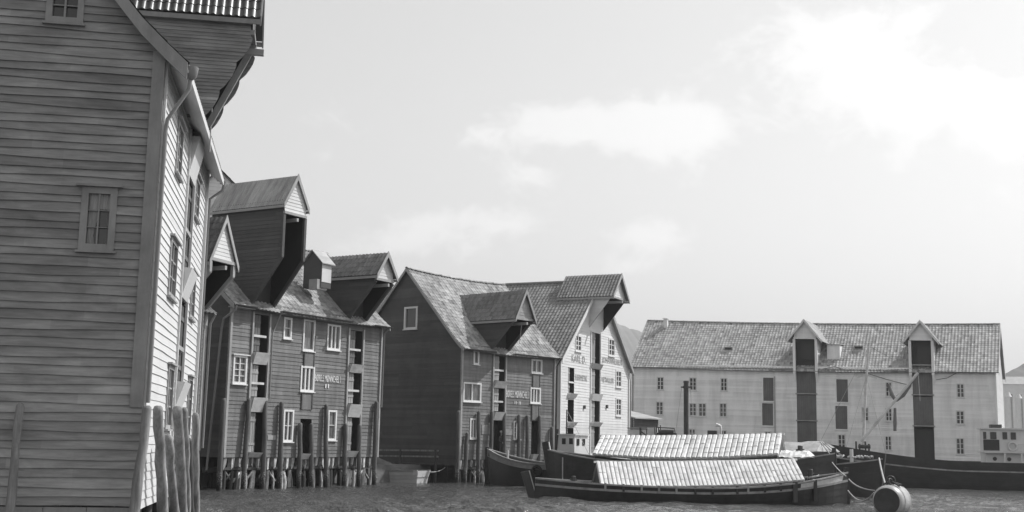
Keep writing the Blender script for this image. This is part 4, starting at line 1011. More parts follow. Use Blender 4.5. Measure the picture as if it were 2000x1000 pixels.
# ------------------------------------------------------------------ boats
def hull(t, L, B, z0, zm, z1, m, deckm=None, ex=2.0, rake0=.5, rake1=.3, flare=.8, n=36, planks=6, deckd=.35, p0=.55, p1=.55, min0=.05, min1=.05, railm=None, railw=.16, stripe=None, tr1=0.):
    """double ended or transom hull; z0/zm/z1 sheer heights at the ends and middle"""
    def sheer(s): return zm + (z0 - zm) * max(0, 1 - s / .5) ** ex + (z1 - zm) * max(0, (s - .5) / .5) ** 2.0
    def hb(s):
        a = min(1, (s / p0)) if p0 > 0 else 1; b = min(1, (1 - s) / p1) if p1 > 0 else 1
        v = (1 - (1 - a) ** 2.4) * (1 - (1 - b) ** 2.4)
        v = max(v, min0 if s < .5 else max(min1, tr1))
        if tr1 and s > .5: v = max(v, tr1 + (1 - tr1) * (1 - ((s - .5) / .5) ** 2))
        return B / 2 * v
    def pt(s, t_, side, off=0):
        zs = sheer(s); zk = -.5; z = zk + (zs - zk) * t_
        w = hb(s) * (flare + (1 - flare) * (t_ ** .6)) + off
        x = s * L - rake0 * (1 - s) ** 3 * t_ + rake1 * s ** 3 * t_
        return (x, side * w, z)
    q = MB(); rs = random.Random(int(L * 10))
    for side in (-1, 1):
        for k in range(planks):
            t0, t1 = k / planks, (k + 1) / planks; tn = rs.uniform(-.3, .3)
            rows = [[pt(i / n, t0, side, .0) for i in range(n + 1)], [pt(i / n, t0, side, .022) for i in range(n + 1)], [pt(i / n, t1, side, .0) for i in range(n + 1)]]
            q.grid(rows, tn)
        q.grid([[pt(i / n, 0.3, side, -.08) for i in range(n + 1)], [pt(i / n, 1, side, -.08) for i in range(n + 1)]], .2)
    # ends closed
    for s_ in (0, 1):
        q.face([pt(s_, 0, -1), pt(s_, 1, -1), pt(s_, 1, 1), pt(s_, 0, 1)], .1)
    q.build('hull', m, t)
    if railm:
        for side in (-1, 1):
            q = MB()
            for i in range(n):
                a, b = pt(i / n, 1, side), pt((i + 1) / n, 1, side); sw = railw / 2
                q.hexa([(a[0], a[1] - sw, a[2] - .01), (b[0], b[1] - sw, b[2] - .01), (b[0], b[1] + sw, b[2] - .01), (a[0], a[1] + sw, a[2] - .01),
                        (a[0], a[1] - sw, a[2] + .06), (b[0], b[1] - sw, b[2] + .06), (b[0], b[1] + sw, b[2] + .06), (a[0], a[1] + sw, a[2] + .06)])
            q.build('rail', railm, t)
    q = MB(); rows = []
    for i in range(n + 1):
        a = pt(i / n, 1, -1, -.07); b = pt(i / n, 1, 1, -.07); rows.append([(a[0], a[1], a[2] - deckd), (b[0], b[1], b[2] - deckd)])
    q.grid(rows); q.build('deck', deckm or M_DECK, t)
    if stripe:
        for side in (-1, 1):
            q = MB(); 
            for i in range(n):
                a, b = pt(i / n, stripe[0], side, .02), pt((i + 1) / n, stripe[0], side, .02); h = .05
                q.hexa([(a[0], a[1] - .03, a[2] - h), (b[0], b[1] - .03, b[2] - h), (b[0], b[1] + .03, b[2] - h), (a[0], a[1] + .03, a[2] - h), (a[0], a[1] - .03, a[2] + h), (b[0], b[1] - .03, b[2] + h), (b[0], b[1] + .03, b[2] + h), (a[0], a[1] + .03, a[2] + h)])
            q.build('rubbing_strake', stripe[1], t)
    return pt, sheer, hb
def boat_roof(t, x0, x1, hwid, ze0, ze1, zr0, zr1, sagz=.15, m=M_BOATROOF, pu=.26, amp=.06, step=.05, groove=False):
    L = x1 - x0
    for side in (-1, 1):
        def P(s, tt, side=side):
            w = hwid * (1 - tt) + .02; z = (ze0 + (ze1 - ze0) * s - sagz * 4 * s * (1 - s)) * (1 - tt) + (zr0 + (zr1 - zr0) * s - .04 * 4 * s * (1 - s)) * tt
            dz = zr0 - ze0; nn = Vector((0, side * dz, hwid)).normalized()
            return Vector((x0 + L * s, side * w, z)), nn
        P.T = math.hypot(hwid, zr0 - ze0)
        tiles('tiled_cover', m, t, P, L, pu, .42, amp=amp, step=step, k=10, groove=groove)
    q = MB(); n = 16
    for i in range(n):
        a, b = i / n, (i + 1) / n; za, zb = [zr0 + (zr1 - zr0) * s - .04 * 4 * s * (1 - s) for s in (a, b)]
        q.hexa([(x0 - .1 + (L + .2) * a, -.12, za + .02), (x0 - .1 + (L + .2) * b, -.12, zb + .02), (x0 - .1 + (L + .2) * b, .12, zb + .02), (x0 - .1 + (L + .2) * a, .12, za + .02),
                (x0 - .1 + (L + .2) * a, -.07, za + .11), (x0 - .1 + (L + .2) * b, -.07, zb + .11), (x0 - .1 + (L + .2) * b, .07, zb + .11), (x0 - .1 + (L + .2) * a, .07, za + .11)], random.uniform(-.15, .15))
    q.build('ridge_cap', M_RAILW, t)
    for x, ze, zr in ((x0 + .08, ze0, zr0), (x1 - .08, ze1, zr1)):
        q = MB(); q.prism([(-hwid + .08, ze - .15), (hwid - .08, ze - .15), (hwid - .08, ze), (0, zr - .03), (-hwid + .08, ze)], 'x', x - .02, x + .02); q.build('end_boards', M_PILED, t)
        q = MB()
        for s_ in (-1, 1): q.beam((x, s_ * hwid, ze + .05), (x, 0, zr + .08), .10, .10)
        q.build('end_trim', M_RAILW, t)
def bollard(t, x, y, z, h=.5, r=.09, m=None):
    q = MB(); q.tube([(x, y, z), (x, y, z + h), (x, y, z + h + .03)], [r, r, r * .8], 10); q.tube([(x - r * 1.6, y, z + h * .7), (x + r * 1.6, y, z + h * .7)], r * .35, 8); q.build('bollard', m or M_IRON, t, False)

def front_barge():
    a = gp(1040, 973); b = atY(1652, 960, a[1] + .75)
    F = Fr(a, (b.x, b.y)); t = thing('barge', 'front barge low in the water under a white tiled cover, raked stem at left', 'barge', F)
    pt, sh, hb = hull(t, F.L, 3.7, .86, .62, 1.38, M_HULL2, railm=M_RAIL, rake0=-.12, rake1=.08, p0=.32, p1=.34, flare=.72, planks=6, stripe=(.82, M_RAIL), deckd=.3)
    # stem post, stern post
    q = MB(); q.hexa([(-.02, -.09, -.5), (.30, -.09, -.5), (.30, .09, -.5), (-.02, .09, -.5), (-.55, -.09, 1.14), (-.20, -.09, 1.22), (-.20, .09, 1.22), (-.55, .09, 1.14)]); q.build('stem_post', M_HULL, t)
    q = MB(); q.hexa([(.30, -.06, -.4), (.34, -.06, -.4), (.34, .06, -.4), (.30, .06, -.4), (-.19, -.06, 1.22), (-.15, -.06, 1.22), (-.15, .06, 1.22), (-.19, .06, 1.22)]); q.build('stem_edge', M_RAILW, t)
    q = MB(); q.box(F.L - .05, F.L + .16, -.09, .09, -.5, 1.62); q.build('stern_post', M_HULL2, t)
    x0 = F.f(1164, 905)[0]; x1 = F.f(1552, 900)[0]
    zr0 = F.f(1165, 905)[1]; zr1 = F.f(1552, 900)[1]
    ze0 = F.f(1177, 949, -1.55)[1]; ze1 = F.f(1568, 940, -1.55)[1]
    boat_roof(t, x0, x1, 1.55, ze0, ze1, zr0, zr1, sagz=.18, pu=.19, amp=.10, step=.012, groove=True)
    for px in (1183, 1218, 1253, 1287, 1321, 1358, 1392, 1440, 1461, 1494, 1526):
        x = F.f(px, 955, -1.85)[0]; s_ = x / F.L; p = pt(s_, 1, -1); q = MB(); q.box(x - .045, x + .045, p[1] - .06, p[1] + .06, p[2] - .24, p[2] + .09); q.build('timberhead', M_RAIL if px % 2 else M_HULL2, t)
    # bleached upper planks at the stern quarter
    q = MB(); rows = []
    for tt in (.80, .98): rows.append([pt(s_ / 100, tt, -1, .035) for s_ in range(82, 100)])
    q.grid(rows); q.build('bleached_plank', M_RAILW, t)
    q = MB(); p = pt(.80, 1, -1); q.box(p[0] - .1, p[0] + .1, p[1] - .08, p[1] + .06, p[2] - .8, p[2] + .08); p = pt(.87, 1, -1); q.box(p[0] - .07, p[0] + .07, p[1] - .08, p[1] + .06, p[2] - .9, p[2] + .05); q.build('fender_strap', M_PILED, t)
    bollard(t, F.f(1120, 938, -.3)[0], -.3, .55, .45, .1, M_PILED); bollard(t, F.f(1583, 930, -.2)[0], -.2, .9, .6, .11)
    q = MB()
    for k in range(9): a_ = k * .7; q.tube([(F.f(1586, 935)[0] + .25 * math.cos(a_), -.2 + .25 * math.sin(a_), 1.0 + k * .03), (F.f(1586, 935)[0] + .25 * math.cos(a_ + .8), -.2 + .25 * math.sin(a_ + .8), 1.02 + k * .03)], .04, 6)
    q.build('rope_coil', M_ROPE, t)
    return F
FB = front_barge()

def rear_barge():
    D1 = 66.; a = atY(1078, 890, D1); L = 14.7; th = math.radians(-19)
    F = Fr((a.x, a.y), (a.x + L * math.cos(th), a.y + L * math.sin(th)))
    t = thing('barge', 'rear barge higher in the water, broad white pantile cover behind the front barge', 'barge', F)
    pt, sh, hb = hull(t, F.L, 4.0, 2.05, 1.45, 2.2, M_HULL, railm=M_RAIL, rake0=.2, rake1=.15, p0=.3, p1=.3, flare=.75, planks=8)
    q = MB(); q.hexa([(.0, -.1, -.5), (.3, -.1, -.5), (.3, .1, -.5), (.0, .1, -.5), (-.55, -.1, 2.45), (-.22, -.1, 2.55), (-.22, .1, 2.55), (-.55, .1, 2.45)]); q.build('stem_post', M_HULL, t)
    q = MB(); q.hexa([(-.21, -.05, 2.5), (-.17, -.05, 2.5), (-.17, .05, 2.5), (-.21, .05, 2.5), (.12, -.05, .9), (.16, -.05, .9), (.16, .05, .9), (.12, .05, .9)]); q.build('stem_edge', M_RAILW, t)
    q = MB(); q.box(F.L, F.L + .2, -.09, .09, -.5, 2.5); q.build('stern_post', M_HULL2, t)
    x0 = F.f(1174, 854)[0]; x1 = F.f(1528, 850)[0]
    boat_roof(t, x0, x1, 1.75, F.f(1153, 889, -1.75)[1], F.f(1520, 889, -1.75)[1], F.f(1174, 854)[1], F.f(1528, 850)[1], sagz=.22, pu=.27, amp=.12, step=.02, groove=True)
    bollard(t, F.f(1563, 880, 0)[0], 0, 1.9, .65, .13)
    # pale sacks on the after deck
    q = MB(); rs = random.Random(9); rows = []
    for i in range(22):
        x = F.L - 3.3 + i * .12; rows.append([(x, v * 1.1, 2.0 + .30 * (1 - abs(v) ** 2.2) * min(1, i / 2, (21 - i) / 3) + rs.uniform(-.045, .045)) for v in [-1 + j / 6 for j in range(13)]])
    q.grid(rows); q.build('canvas_heap', M_PAINTW, t)
    q = MB(); q.tube([(.9, -1.0, 1.7), (1.0, -1.3, .5), (.95, -1.35, -.1)], .035, 6); q.build('hanging_rope', M_ROPE, t)
    return F
RB = rear_barge()

def third_barge():
    F = Fr((10.2, 68.6), (18.75, 62.0)); t = thing('barge', 'open dark barge with tarpaulin covered hold, pointed end beside the round buoy', 'barge', F)
    pt, sh, hb = hull(t, F.L, 4.2, 1.75, 1.40, 1.96, M_HULL, railm=M_RAIL, rake0=.2, rake1=.35, p0=.3, p1=.45, flare=.7, planks=8)
    q = MB(); q.hexa([(F.L - .15, -.1, -.5), (F.L + .12, -.1, -.5), (F.L + .12, .1, -.5), (F.L - .15, .1, -.5), (F.L + .22, -.1, 2.25), (F.L + .48, -.1, 2.25), (F.L + .48, .1, 2.25), (F.L + .22, .1, 2.25)]); q.build('stem_post', M_HULL2, t)
    # tarpaulin with sagging ridge
    xa = 3.0; xb = F.f(1606, 866, 0)[0]; q = MB(); rows = []
    for i in range(13):
        s_ = i / 12; x = xa + (xb - xa) * s_; row = []
        for j in range(11):
            v = -1 + 2 * j / 10; zr = 2.85 - .12 * math.sin(math.pi * s_) ; row.append((x + (.35 * abs(v) if i == 12 else 0), v * 1.5, zr - .55 * abs(v) ** 1.2 + .03 * math.sin(i * 2.1 + j)))
        rows.append(row)
    q.grid(rows); q.face([rows[-1][j] for j in range(11)]); q.build('tarpaulin', M_TARPL, t)
    for v in (-1, -.3, .4):
        q = MB(); q.tube([(xb, v * .3, 2.8), (xb + .9, v * 1.0, 2.1)], .03, 6); q.build('stay', M_ROPE, t)
    q = MB(); q.tube([(F.L - 1.2, -.3, 1.7), (F.L - 1.2, -.3, 2.45)], .1, 8); q.build('bollard', M_PAINTW, t)
    rs = random.Random(2); q = MB()
    for k in range(26):
        x = F.L - 2.4 + rs.uniform(0, 2.2); q.tube([(x, -.6 * (F.L - x) / 2.4 + rs.uniform(-.1, .1), 2.02), (x + rs.uniform(-.3, .3), -.5 * (F.L - x) / 2.4 + rs.uniform(-.2, .2), 2.12)], .05, 6, tone=rs.uniform(-.3, .5))
    q.build('deck_ropes', M_ROPE, t)
    return F
TB = third_barge()

def big_ship():
    A = atY(1606, 880, 81.2); B = gp(2000, 958.5); dx, dy = B[0] - A.x, B[1] - A.y; k = 1.55
    F = Fr((A.x, A.y + 2.6), (A.x + dx * k, A.y + 2.6 + dy * k))
    t = thing('cargo_ship', 'long dark cargo ship with derrick mast and white wheelhouse at the right edge', 'ship', F)
    L = F.L; Bm = 6.0
    pts = [(1608, 862), (1680, 884), (1780, 895), (1920, 909), (2000, 916)]
    pt, sh, hb = hull(t, L, Bm, 2.98, 1.74, 1.75, M_HULL, railm=None, rake0=.5, rake1=.3, p0=.13, p1=.2, flare=.78, planks=9, deckd=.75, n=48, ex=1.5)
    q = MB()
    for i in range(3, 46):
        a, b = pt(i / 48, .74, -1, .05), pt((i + 1) / 48, .74, -1, .05); h = .045
        q.hexa([(a[0], a[1] - .05, a[2] - h), (b[0], b[1] - .05, b[2] - h), (b[0], b[1] + .05, b[2] - h), (a[0], a[1] + .05, a[2] - h), (a[0], a[1] - .05, a[2] + h), (b[0], b[1] - .05, b[2] + h), (b[0], b[1] + .05, b[2] + h), (a[0], a[1] + .05, a[2] + h)], random.Random(i).uniform(-.3, .3))
    q.build('rubbing_strake', M_RAIL, t)
    # mast and boom
    bx, bz = F.f(1683, 868, 0); tx, tz = F.f(1697, 676, 0)
    q = MB(); q.tube([(bx, 0, 1.2), (bx + (tx - bx) * .6, 0, bz + (tz - bz) * .62), (tx, 0, tz)], [.11, .09, .06], 10); q.build('mast', M_RAILW, t, True)
    q = MB(); cx_, cz_ = F.f(1692, 735, 0); q.beam((cx_ - .6, 0, cz_ - .1), (cx_, 0, cz_ + .12), .09, .1); q.beam((cx_, 0, cz_ + .12), (cx_ + .7, 0, cz_ - .15), .09, .1); q.build('crosstree', M_RAILW, t)
    ax, az_ = F.f(1682, 862, -.2); ex, ez = F.f(1793, 728, -.2)
    q = MB(); q.tube([(ax, -.2, az_), (ex, -.2, ez)], [.11, .09], 10); q.build('boom', M_RAILW, t, True)
    q = MB(); q.tube([(ex, -.2, ez), (ex + .08, -.2, ez - 1.9)], .02, 5); q.tube([(tx, 0, tz), (ex, -.2, ez)], .015, 5); q.tube([(tx, 0, tz), (.6, 0, 3)], .015, 5); q.tube([(cx_, 0, cz_), (bx - 1.2, -1.5, 2)], .015, 5); q.tube([(cx_, 0, cz_), (bx + 1.5, -1.6, 2)], .015, 5); q.build('rigging', M_ROPE, t)
    # sail bundle hanging from the boom, a dark rolled canvas
    for (p, q_, r) in (((1735, 750), (1750, 783), .14), ((1750, 783), (1778, 752), .13), ((1748, 797), (1748, 842), .13), ((1795, 722), (1752, 775), .11)):
        a = F.f(*p, .5); b = F.f(*q_, .5); q = MB(); m_ = ((a[0] + b[0]) / 2, .5, min(a[1], b[1]) + abs(a[1] - b[1]) * .35)
        q.tube([(a[0], .5, a[1]), m_, (b[0], .5, b[1])], [r * .7, r, r * .8], 8); q.build('furled_canvas', M_TARP, t, True)
    # windlass clutter at the mast foot
    for i, px in enumerate((1672, 1679, 1690, 1697)):
        x, z = F.f(px, 862 + (i % 2) * 5, -.6); q = MB(); q.tube([(x, -.6, 1.3), (x, -.6, z)], .06, 8); q.build('winch_post', M_IRON, t)
    x, z = F.f(1688, 868, -.7); q = MB(); q.tube([(x - .4, -.7, z - .15), (x + .4, -.7, z - .15)], .13, 12); q.build('winch_drum', M_IRON, t)
    # wheelhouse
    y0 = -1.3; X = lambda px, py=860: F.f(px, py, y0)[0]; Z = lambda py, px=1960: F.f(px, py, y0)[1]
    xa, xm_, xb = X(1924), X(1952), X(2030)
    q = MB(); q.box(xa, xb, y0, y0 + 2.6, .9, Z(885)); q.build('deckhouse', M_PAINTW, t)
    for px, py in ((1943, 896), (1971, 897)):
        c, z = F.f(px, py, y0); q = MB(); q.tube([(c, y0 - .03, z), (c, y0 + .02, z)], .13, 14); q.build('porthole', M_GLASS, t)
    q = MB(); q.box(xa - .15, xb, y0 - .45, y0 + 2.8, Z(885) + .003, Z(881)); q.build('bridge_deck', M_PAINTW, t)
    for px in (1963, 1996):
        c = F.f(px, 900, y0 - .4)[0]; q = MB(); q.box(c - .06, c + .06, y0 - .43, y0 - .33, .95, Z(885)); q.box(c - .15, c + .15, y0 - .5, y0 - .3, 1.0, 1.2); q.build('stanchion', M_PAINTW, t)
    zr = Z(839); q = MB(); q.box(xa - .05, xb, y0 + .15, y0 + 2.2, Z(881) + .003, zr); q.build('wheelhouse', M_PAINTW, t)
    q = MB(); q.box(xa - .1, xm_, y0 + .09, y0 + .145, Z(880), Z(859)); q.build('dark_panel', M_PAINTG if False else M_HULL2, t)
    for a, b in ((1921, 1927), (1935, 1947), (1959, 1968), (1975, 1985)):
        q = MB(); q.box(X(a), X(b), y0 + .1, y0 + .147, Z(858), Z(844)); q.build('wheelhouse_window', M_GLASS, t)
    q = MB(); q.box(xa - .2, xb, y0, y0 + 2.4, zr + .003, zr + .1); q.build('wheelhouse_roof', M_PAINTW, t)
    q = MB(); q.box(X(1938), X(1960), y0 + .5, y0 + 1.3, zr + .103, Z(829)); q.build('roof_hatch', M_IRON, t)
    c, z = F.f(1978, 872, y0 + .05); q = MB(); n = 18
    rows = [[(c + (.26 + .06 * math.cos(b)) * math.cos(a), y0 + .06 + .06 * math.sin(b), z + (.26 + .06 * math.cos(b)) * math.sin(a)) for b in [2 * math.pi * j / 8 for j in range(8)]] for a in [2 * math.pi * i / n for i in range(n + 1)]]
    q.grid(rows, close=True); q.build('lifebuoy', M_PAINTW, t, True)
    q = MB(); q.tube([(X(1985), y0 - .4, Z(866)), (X(2030), y0 - .4, Z(866))], .03, 6); q.tube([(X(2000), y0 - .4, Z(881)), (X(2000), y0 - .4, Z(866))], .03, 6); q.build('hand_rail', M_PAINTW, t)
    return F
BS = big_ship()

def tyre_boat():
    a = atY(957, 900, 70.6); th = math.radians(-27); L = 7.6
    F = Fr((a.x, a.y), (a.x + L * math.cos(th), a.y + L * math.sin(th)))
    t = thing('fishing_boat', 'dark fishing boat with pale bulwark, hanging tyre and small white cabin', 'boat', F)
    pt, sh, hb = hull(t, L, 2.6, 2.0, 1.25, 1.4, M_HULL, railm=M_RAIL, rake0=.15, rake1=.1, p0=.55, p1=.35, flare=.7, planks=7, deckd=.4)
    q = MB(); q.box(-.28, -.05, -.09, .09, -.5, 2.12); q.build('stem_post', M_HULL2, t)
    q = MB(); rows = [[pt(s_ / 60, tt, -1, .03) for s_ in range(0, 58)] for tt in (.84, .99)]; q.grid(rows); q.build('bulwark', M_RAIL, t)
    c = F.f(1050, 906, -1.25); s_ = c[0] / L; p = pt(s_, .8, -1); n = 20
    q = MB(); rows = [[(p[0] + (.27 + .09 * math.cos(b)) * math.cos(a_), p[1] - .1 + .1 * math.sin(b), p[2] - .05 + (.27 + .09 * math.cos(b)) * math.sin(a_)) for b in [2 * math.pi * j / 8 for j in range(8)]] for a_ in [2 * math.pi * i / n for i in range(n + 1)]]
    q.grid(rows, close=True); q.build('fender_tyre', M_TYRE, t, True)
    # cabin: grey side, bright end
    x1 = F.f(1122, 870, -.9)[0]; x0 = F.f(1092, 870, -.9)[0]; zt = F.f(1110, 850, -.9)[1]
    q = MB(); q.box(x0, x1, -.9, .95, .9, zt); q.build('cabin', M_PAINTW, t)
    q = MB(); q.box(x0 - .08, x1 + .1, -1.0, 1.05, zt + .003, zt + .07); q.build('cabin_roof', M_PAINTG, t)
    for px in (1101, 1115): 
        c = F.f(px, 862, -.93)[0]; zc = F.f(px, 862, -.93)[1]; q = MB(); q.box(c - .11, c + .11, -.93, -.903, zc - .15, zc + .17); q.build('cabin_window', M_GLASS, t)
    for yy in (-.45, .35):
        q = MB(); q.box(x1 + .003, x1 + .03, yy - .17, yy + .17, zt - .55, zt - .18); q.build('cabin_window', M_GLASS, t)
    q = MB(); q.box(x1 + .003, x1 + .03, -.35, -.0, 1.3, 1.75); q.build('cabin_door', M_DARK, t)
    mx, mz = F.f(1107, 800, -.1); q = MB(); q.tube([(mx, -.1, 1), (mx, -.1, mz)], [.06, .035], 8); q.build('mast', M_PILED, t)
    px_, pz = F.f(1096, 838, -.9); q = MB(); q.tube([(x0 - .25, -.9, 1.2), (x0 - .1, -.9, pz)], .08, 8); q.build('stovepipe', M_IRON, t)
    q = MB(); q.tube([(mx, -.1, mz), (x1 + .9, -.5, 1.5)], .012, 5); q.build('rigging', M_ROPE, t)
    q = MB(); q.tube([(1.3, -.3, 1.3), (1.3, -.3, 1.98)], .07, 8); q.build('bollard', M_PAINTW, t)
    return F
TBF = tyre_boat()

def covered_boat():
    th = math.radians(-24); E_ = atY(822, 930, 70.8); L = 6.2
    F = Fr((E_.x - L * math.cos(th), E_.y - L * math.sin(th)), (E_.x, E_.y))
    t = thing('small_boat', 'small grey boat with white transom under a humped dark tarpaulin', 'boat', F)
    pt, sh, hb = hull(t, L, 1.6, .95, .62, .70, M_PAINTG, railm=M_RAIL, rake0=.5, rake1=.18, p0=.5, p1=0, flare=.62, planks=5, tr1=.55, railw=.08)
    w = hb(1); q = MB(); q.hexa([(L - .06, -w * .55, -.2), (L + .02, -w * .55, -.2), (L + .02, w * .55, -.2), (L - .06, w * .55, -.2), (L + .17, -w, .7), (L + .22, -w, .7), (L + .22, w, .7), (L + .17, w, .7)]); q.build('transom', M_PAINTW, t)
    q = MB(); q.hexa([(L - .22, -w * .75, -.1), (L + .0, -w * .62, -.1), (L + .0, -w * .5, -.1), (L - .22, -w * .5, -.1), (L - .05, -w - .06, .73), (L + .2, -w - .04, .73), (L + .2, -w + .02, .73), (L - .05, -w + .02, .73)]); q.build('white_band', M_PAINTW, t)
    q = MB(); rows = []
    for i in range(15):
        s_ = .02 + .80 * i / 14; x = s_ * L; b_ = max(hb(s_) + .05, .15); hz = .95 * math.sin(math.pi * min(1, max(0, (s_ + .15) / .95))) ** .9; rows.append([(x, v * b_, sh(s_) + .03 + hz * (1 - abs(v) ** 1.6) + .02 * math.sin(i * 1.7 + v * 5)) for v in [-1 + 2 * j / 10 for j in range(11)]])
    q.grid(rows); q.build('tarpaulin', M_TARP, t, True)
covered_boat()

def steam_boat():
    """vessel lying behind the rear barge, seen only by its funnel, winch and cowl"""
    F = Fr((9.2, 83), (18.5, 81)); t = thing('work_boat', 'work boat with tall black funnel, mostly hidden behind the rear barge', 'boat', F)
    hull(t, F.L + 3, 4.2, 2.3, 1.9, 2.3, M_HULL, railm=M_RAIL, rake0=.3, rake1=.3, p0=.3, p1=.3, planks=6, deckd=.3)
    x, z = F.f(1340, 744, 0); q = MB(); q.tube([(x, 0, 1.6), (x, 0, z - .1)], .17, 14); q.build('funnel', M_IRON, t, True)
    q = MB(); q.tube([(x, 0, z - .5), (x, 0, z - .35)], .22, 14); q.tube([(x, 0, z - .12), (x, 0, z)], .19, 14); q.box(x - .36, x + .36, -.05, .05, z - .47, z - .38); q.build('funnel_band', M_IRON, t)
    q = MB(); q.tube([(x + .3, 0, z - .4), (x + .35, 0, z - 1.6)], .015, 5); q.tube([(x - .3, 0, z - .4), (x - .8, -.6, 2.2)], .015, 5); q.build('rigging', M_ROPE, t)
    # white deckhouse pieces
    a = F.f(1228, 848, -.5)[0]; b = F.f(1262, 848, -.5)[0]; zt = F.f(1245, 839, -.5)[1]; q = MB(); q.box(a, b, -.5, 1.2, 1.6, zt); q.build('deckhouse', M_PAINTW, t)
    q = MB(); q.box(a - .1, b + .1, -.6, 1.3, zt + .06, zt + .13); q.build('deckhouse_roof', M_TRIMG, t)
    a = F.f(1264, 848, -.5)[0]; b = F.f(1282, 848, -.5)[0]; zt = F.f(1270, 835, -.5)[1]; q = MB(); q.box(a, b, -.5, .6, 1.6, zt); q.build('locker', M_PAINTW, t)
    # winch frame
    a = F.f(1283, 848, -.7)[0]; b = F.f(1320, 848, -.7)[0]; zt = F.f(1300, 835, -.7)[1]; z0 = F.f(1300, 850, -.7)[1] - .3
    q = MB(); q.tube([(a, -.7, z0), (a, -.7, zt), (b - .1, -.7, zt - .05), (b, -.7, z0)], .04, 6); q.box(a, b, -.7, .3, z0, z0 + .45)
    q.tube([((a + b) / 2 - .5, -.75, z0 + .5), ((a + b) / 2 + .5, -.75, z0 + .5)], .16, 12)
    for k in range(4): q.tube([(a - .1 + k * .13, -.7, z0), (a - .16 + k * .13, -.7, zt + .15 * (k % 2))], .035, 6)
    q.build('winch', M_IRON, t)
    a = F.f(1251, 848, -.8); q = MB(); q.tube([(a[0], -.8, 1.8), (a[0], -.8, F.f(1251, 835, -.8)[1])], .07, 8); q.beam((a[0], -.8, a[1] + .2), (a[0] + .5, -.8, a[1] - .15), .08, .08); q.build('davit', M_IRON, t)
    a = F.f(1382, 848, -.2)[0]; b = F.f(1400, 848, -.2)[0]; zt = F.f(1390, 841, -.2)[1]; q = MB(); q.hexa([(a, -.4, 1.8), (b + .1, -.4, 1.8), (b + .1, .6, 1.8), (a, .6, 1.8), (a, -.4, zt), (b, -.4, zt), (b, .6, zt), (a, .6, zt)]); q.build('skylight', M_IRON, t)
    x, z = F.f(1408, 830, -.2); q = MB(); q.tube([(x, -.2, 1.8), (x, -.2, z - .3), (x - .03, -.2, z - .08), (x - .2, -.2, z), (x - .32, -.2, z)], [.07, .07, .08, .1, .14], 10); q.build('vent_cowl', M_PAINTW, t, True)
steam_boat()

# buoy
def buoy():
    c = atY(1742, 975, 50.2); d = Vector((-.55, -.83, 0)).normalized(); rz = math.atan2(d.y, d.x)
    t = thing('mooring_buoy', 'fat pale drum buoy with dark flat end and iron ring, floating beside the barges', 'buoy', loc=(c.x, c.y, .0), rz=rz)
    r = .66; L = .75; zc = .42
    def cyl(x0, x1, r0, r1, n=32): 
        q = MB(); q.grid([[(x, rr * math.cos(a), zc + rr * math.sin(a)) for a in [2 * math.pi * k / n for k in range(n)]] for x, rr in ((x0, r0), (x1, r1))], close=True); return q
    q = MB(); prof = [(-L, r * .80), (-L * .93, r * .88), (-L * .75, r * .95), (-.3, r), (.3, r), (L * .75, r * .95), (L * .93, r * .88), (L, r * .80)]
    q.grid([[(x, rr * math.cos(a), zc + rr * math.sin(a)) for a in [2 * math.pi * k / 32 for k in range(32)]] for x, rr in prof], close=True); q.build('drum', M_BUOY, t, True)
    for x in (-L, L):
        q = MB(); q.face([(x * .985, r * .81 * math.cos(a), zc + r * .81 * math.sin(a)) for a in [2 * math.pi * k / 32 for k in range(32)]])
        q.build('end_plate', M_IRON, t)
    q = MB()
    for x in (-.35, .35): q.grid([[(x + dx, (r + .02) * math.cos(a), zc + (r + .02) * math.sin(a)) for a in [2 * math.pi * k / 32 for k in range(32)]] for dx in (-.03, .03)], close=True)
    q.build('hoop', M_TRIMG, t)
    def ring(c_, rad, tr, nrm):
        nrm = Vector(nrm).normalized(); a = nrm.orthogonal().normalized(); b = nrm.cross(a)
        return [c_ + (a * math.cos(k * 2 * math.pi / 16) + b * math.sin(k * 2 * math.pi / 16)) * rad for k in range(17)]
    q = MB(); q.tube(ring(Vector((.1, 0, zc + r + .16)), .17, .03, (1, .4, .1)), .035, 8); q.tube(ring(Vector((.25, .05, zc + r + .1)), .14, .03, (.3, 1, .3)), .03, 8)
    q.tube([(-.35, .1, zc + r + .04), (.1, .45, zc + r - .02)], .05, 8); q.tube([(-.1, -.3, zc + r + .02), (.1, .0, zc + r + .14), (.3, .4, zc + r - .04)], .04, 8); q.box(-.1, .2, -.08, .08, zc + r - .02, zc + r + .05)
    q.build('mooring_ring', M_IRON, t, True)
buoy()
def rope(pts, label, r=.028):
    P = [atY(a, b, Y) for a, b, Y in pts]; base = P[0].copy(); base.z = 0
    n = 14; q = MB(); out_ = []
    for i in range(n + 1):                       # smooth through three points
        t = i / n; a, b, c = P[0], P[1], P[2]
        c1 = b * 2 - (a + c) / 2; out_.append(a * (1 - t) ** 2 + c1 * 2 * t * (1 - t) + c * t * t - base)
    q.tube(out_, r, 6); o = q.build('mooring_rope', M_ROPE, None, True); o.location = base; tag(o, label, 'rope', 'mooring ropes')
rope([(1658, 936, 52.5), (1678, 951, 51.5), (1708, 958, 50.8)], 'upper sagging rope from the front barge end to the round buoy')
rope([(1656, 958, 52.5), (1682, 978, 51.5), (1707, 962, 50.8)], 'lower deep sagging rope from the front barge end to the round buoy')
rope([(1717, 895, 61.6), (1722, 920, 56), (1729, 946, 50.6)], 'rope dropping from the tarpaulin barge tip down to the buoy ring', .045)
rope([(1625, 903, 61.0), (1638, 918, 57), (1652, 930, 53)], 'straight rope from the rear barge end post to the front barge post')
rope([(839, 922, 70.8), (862, 918, 72), (878, 903, 74.5)], 'slack line from the small covered boat to the dark jetty')

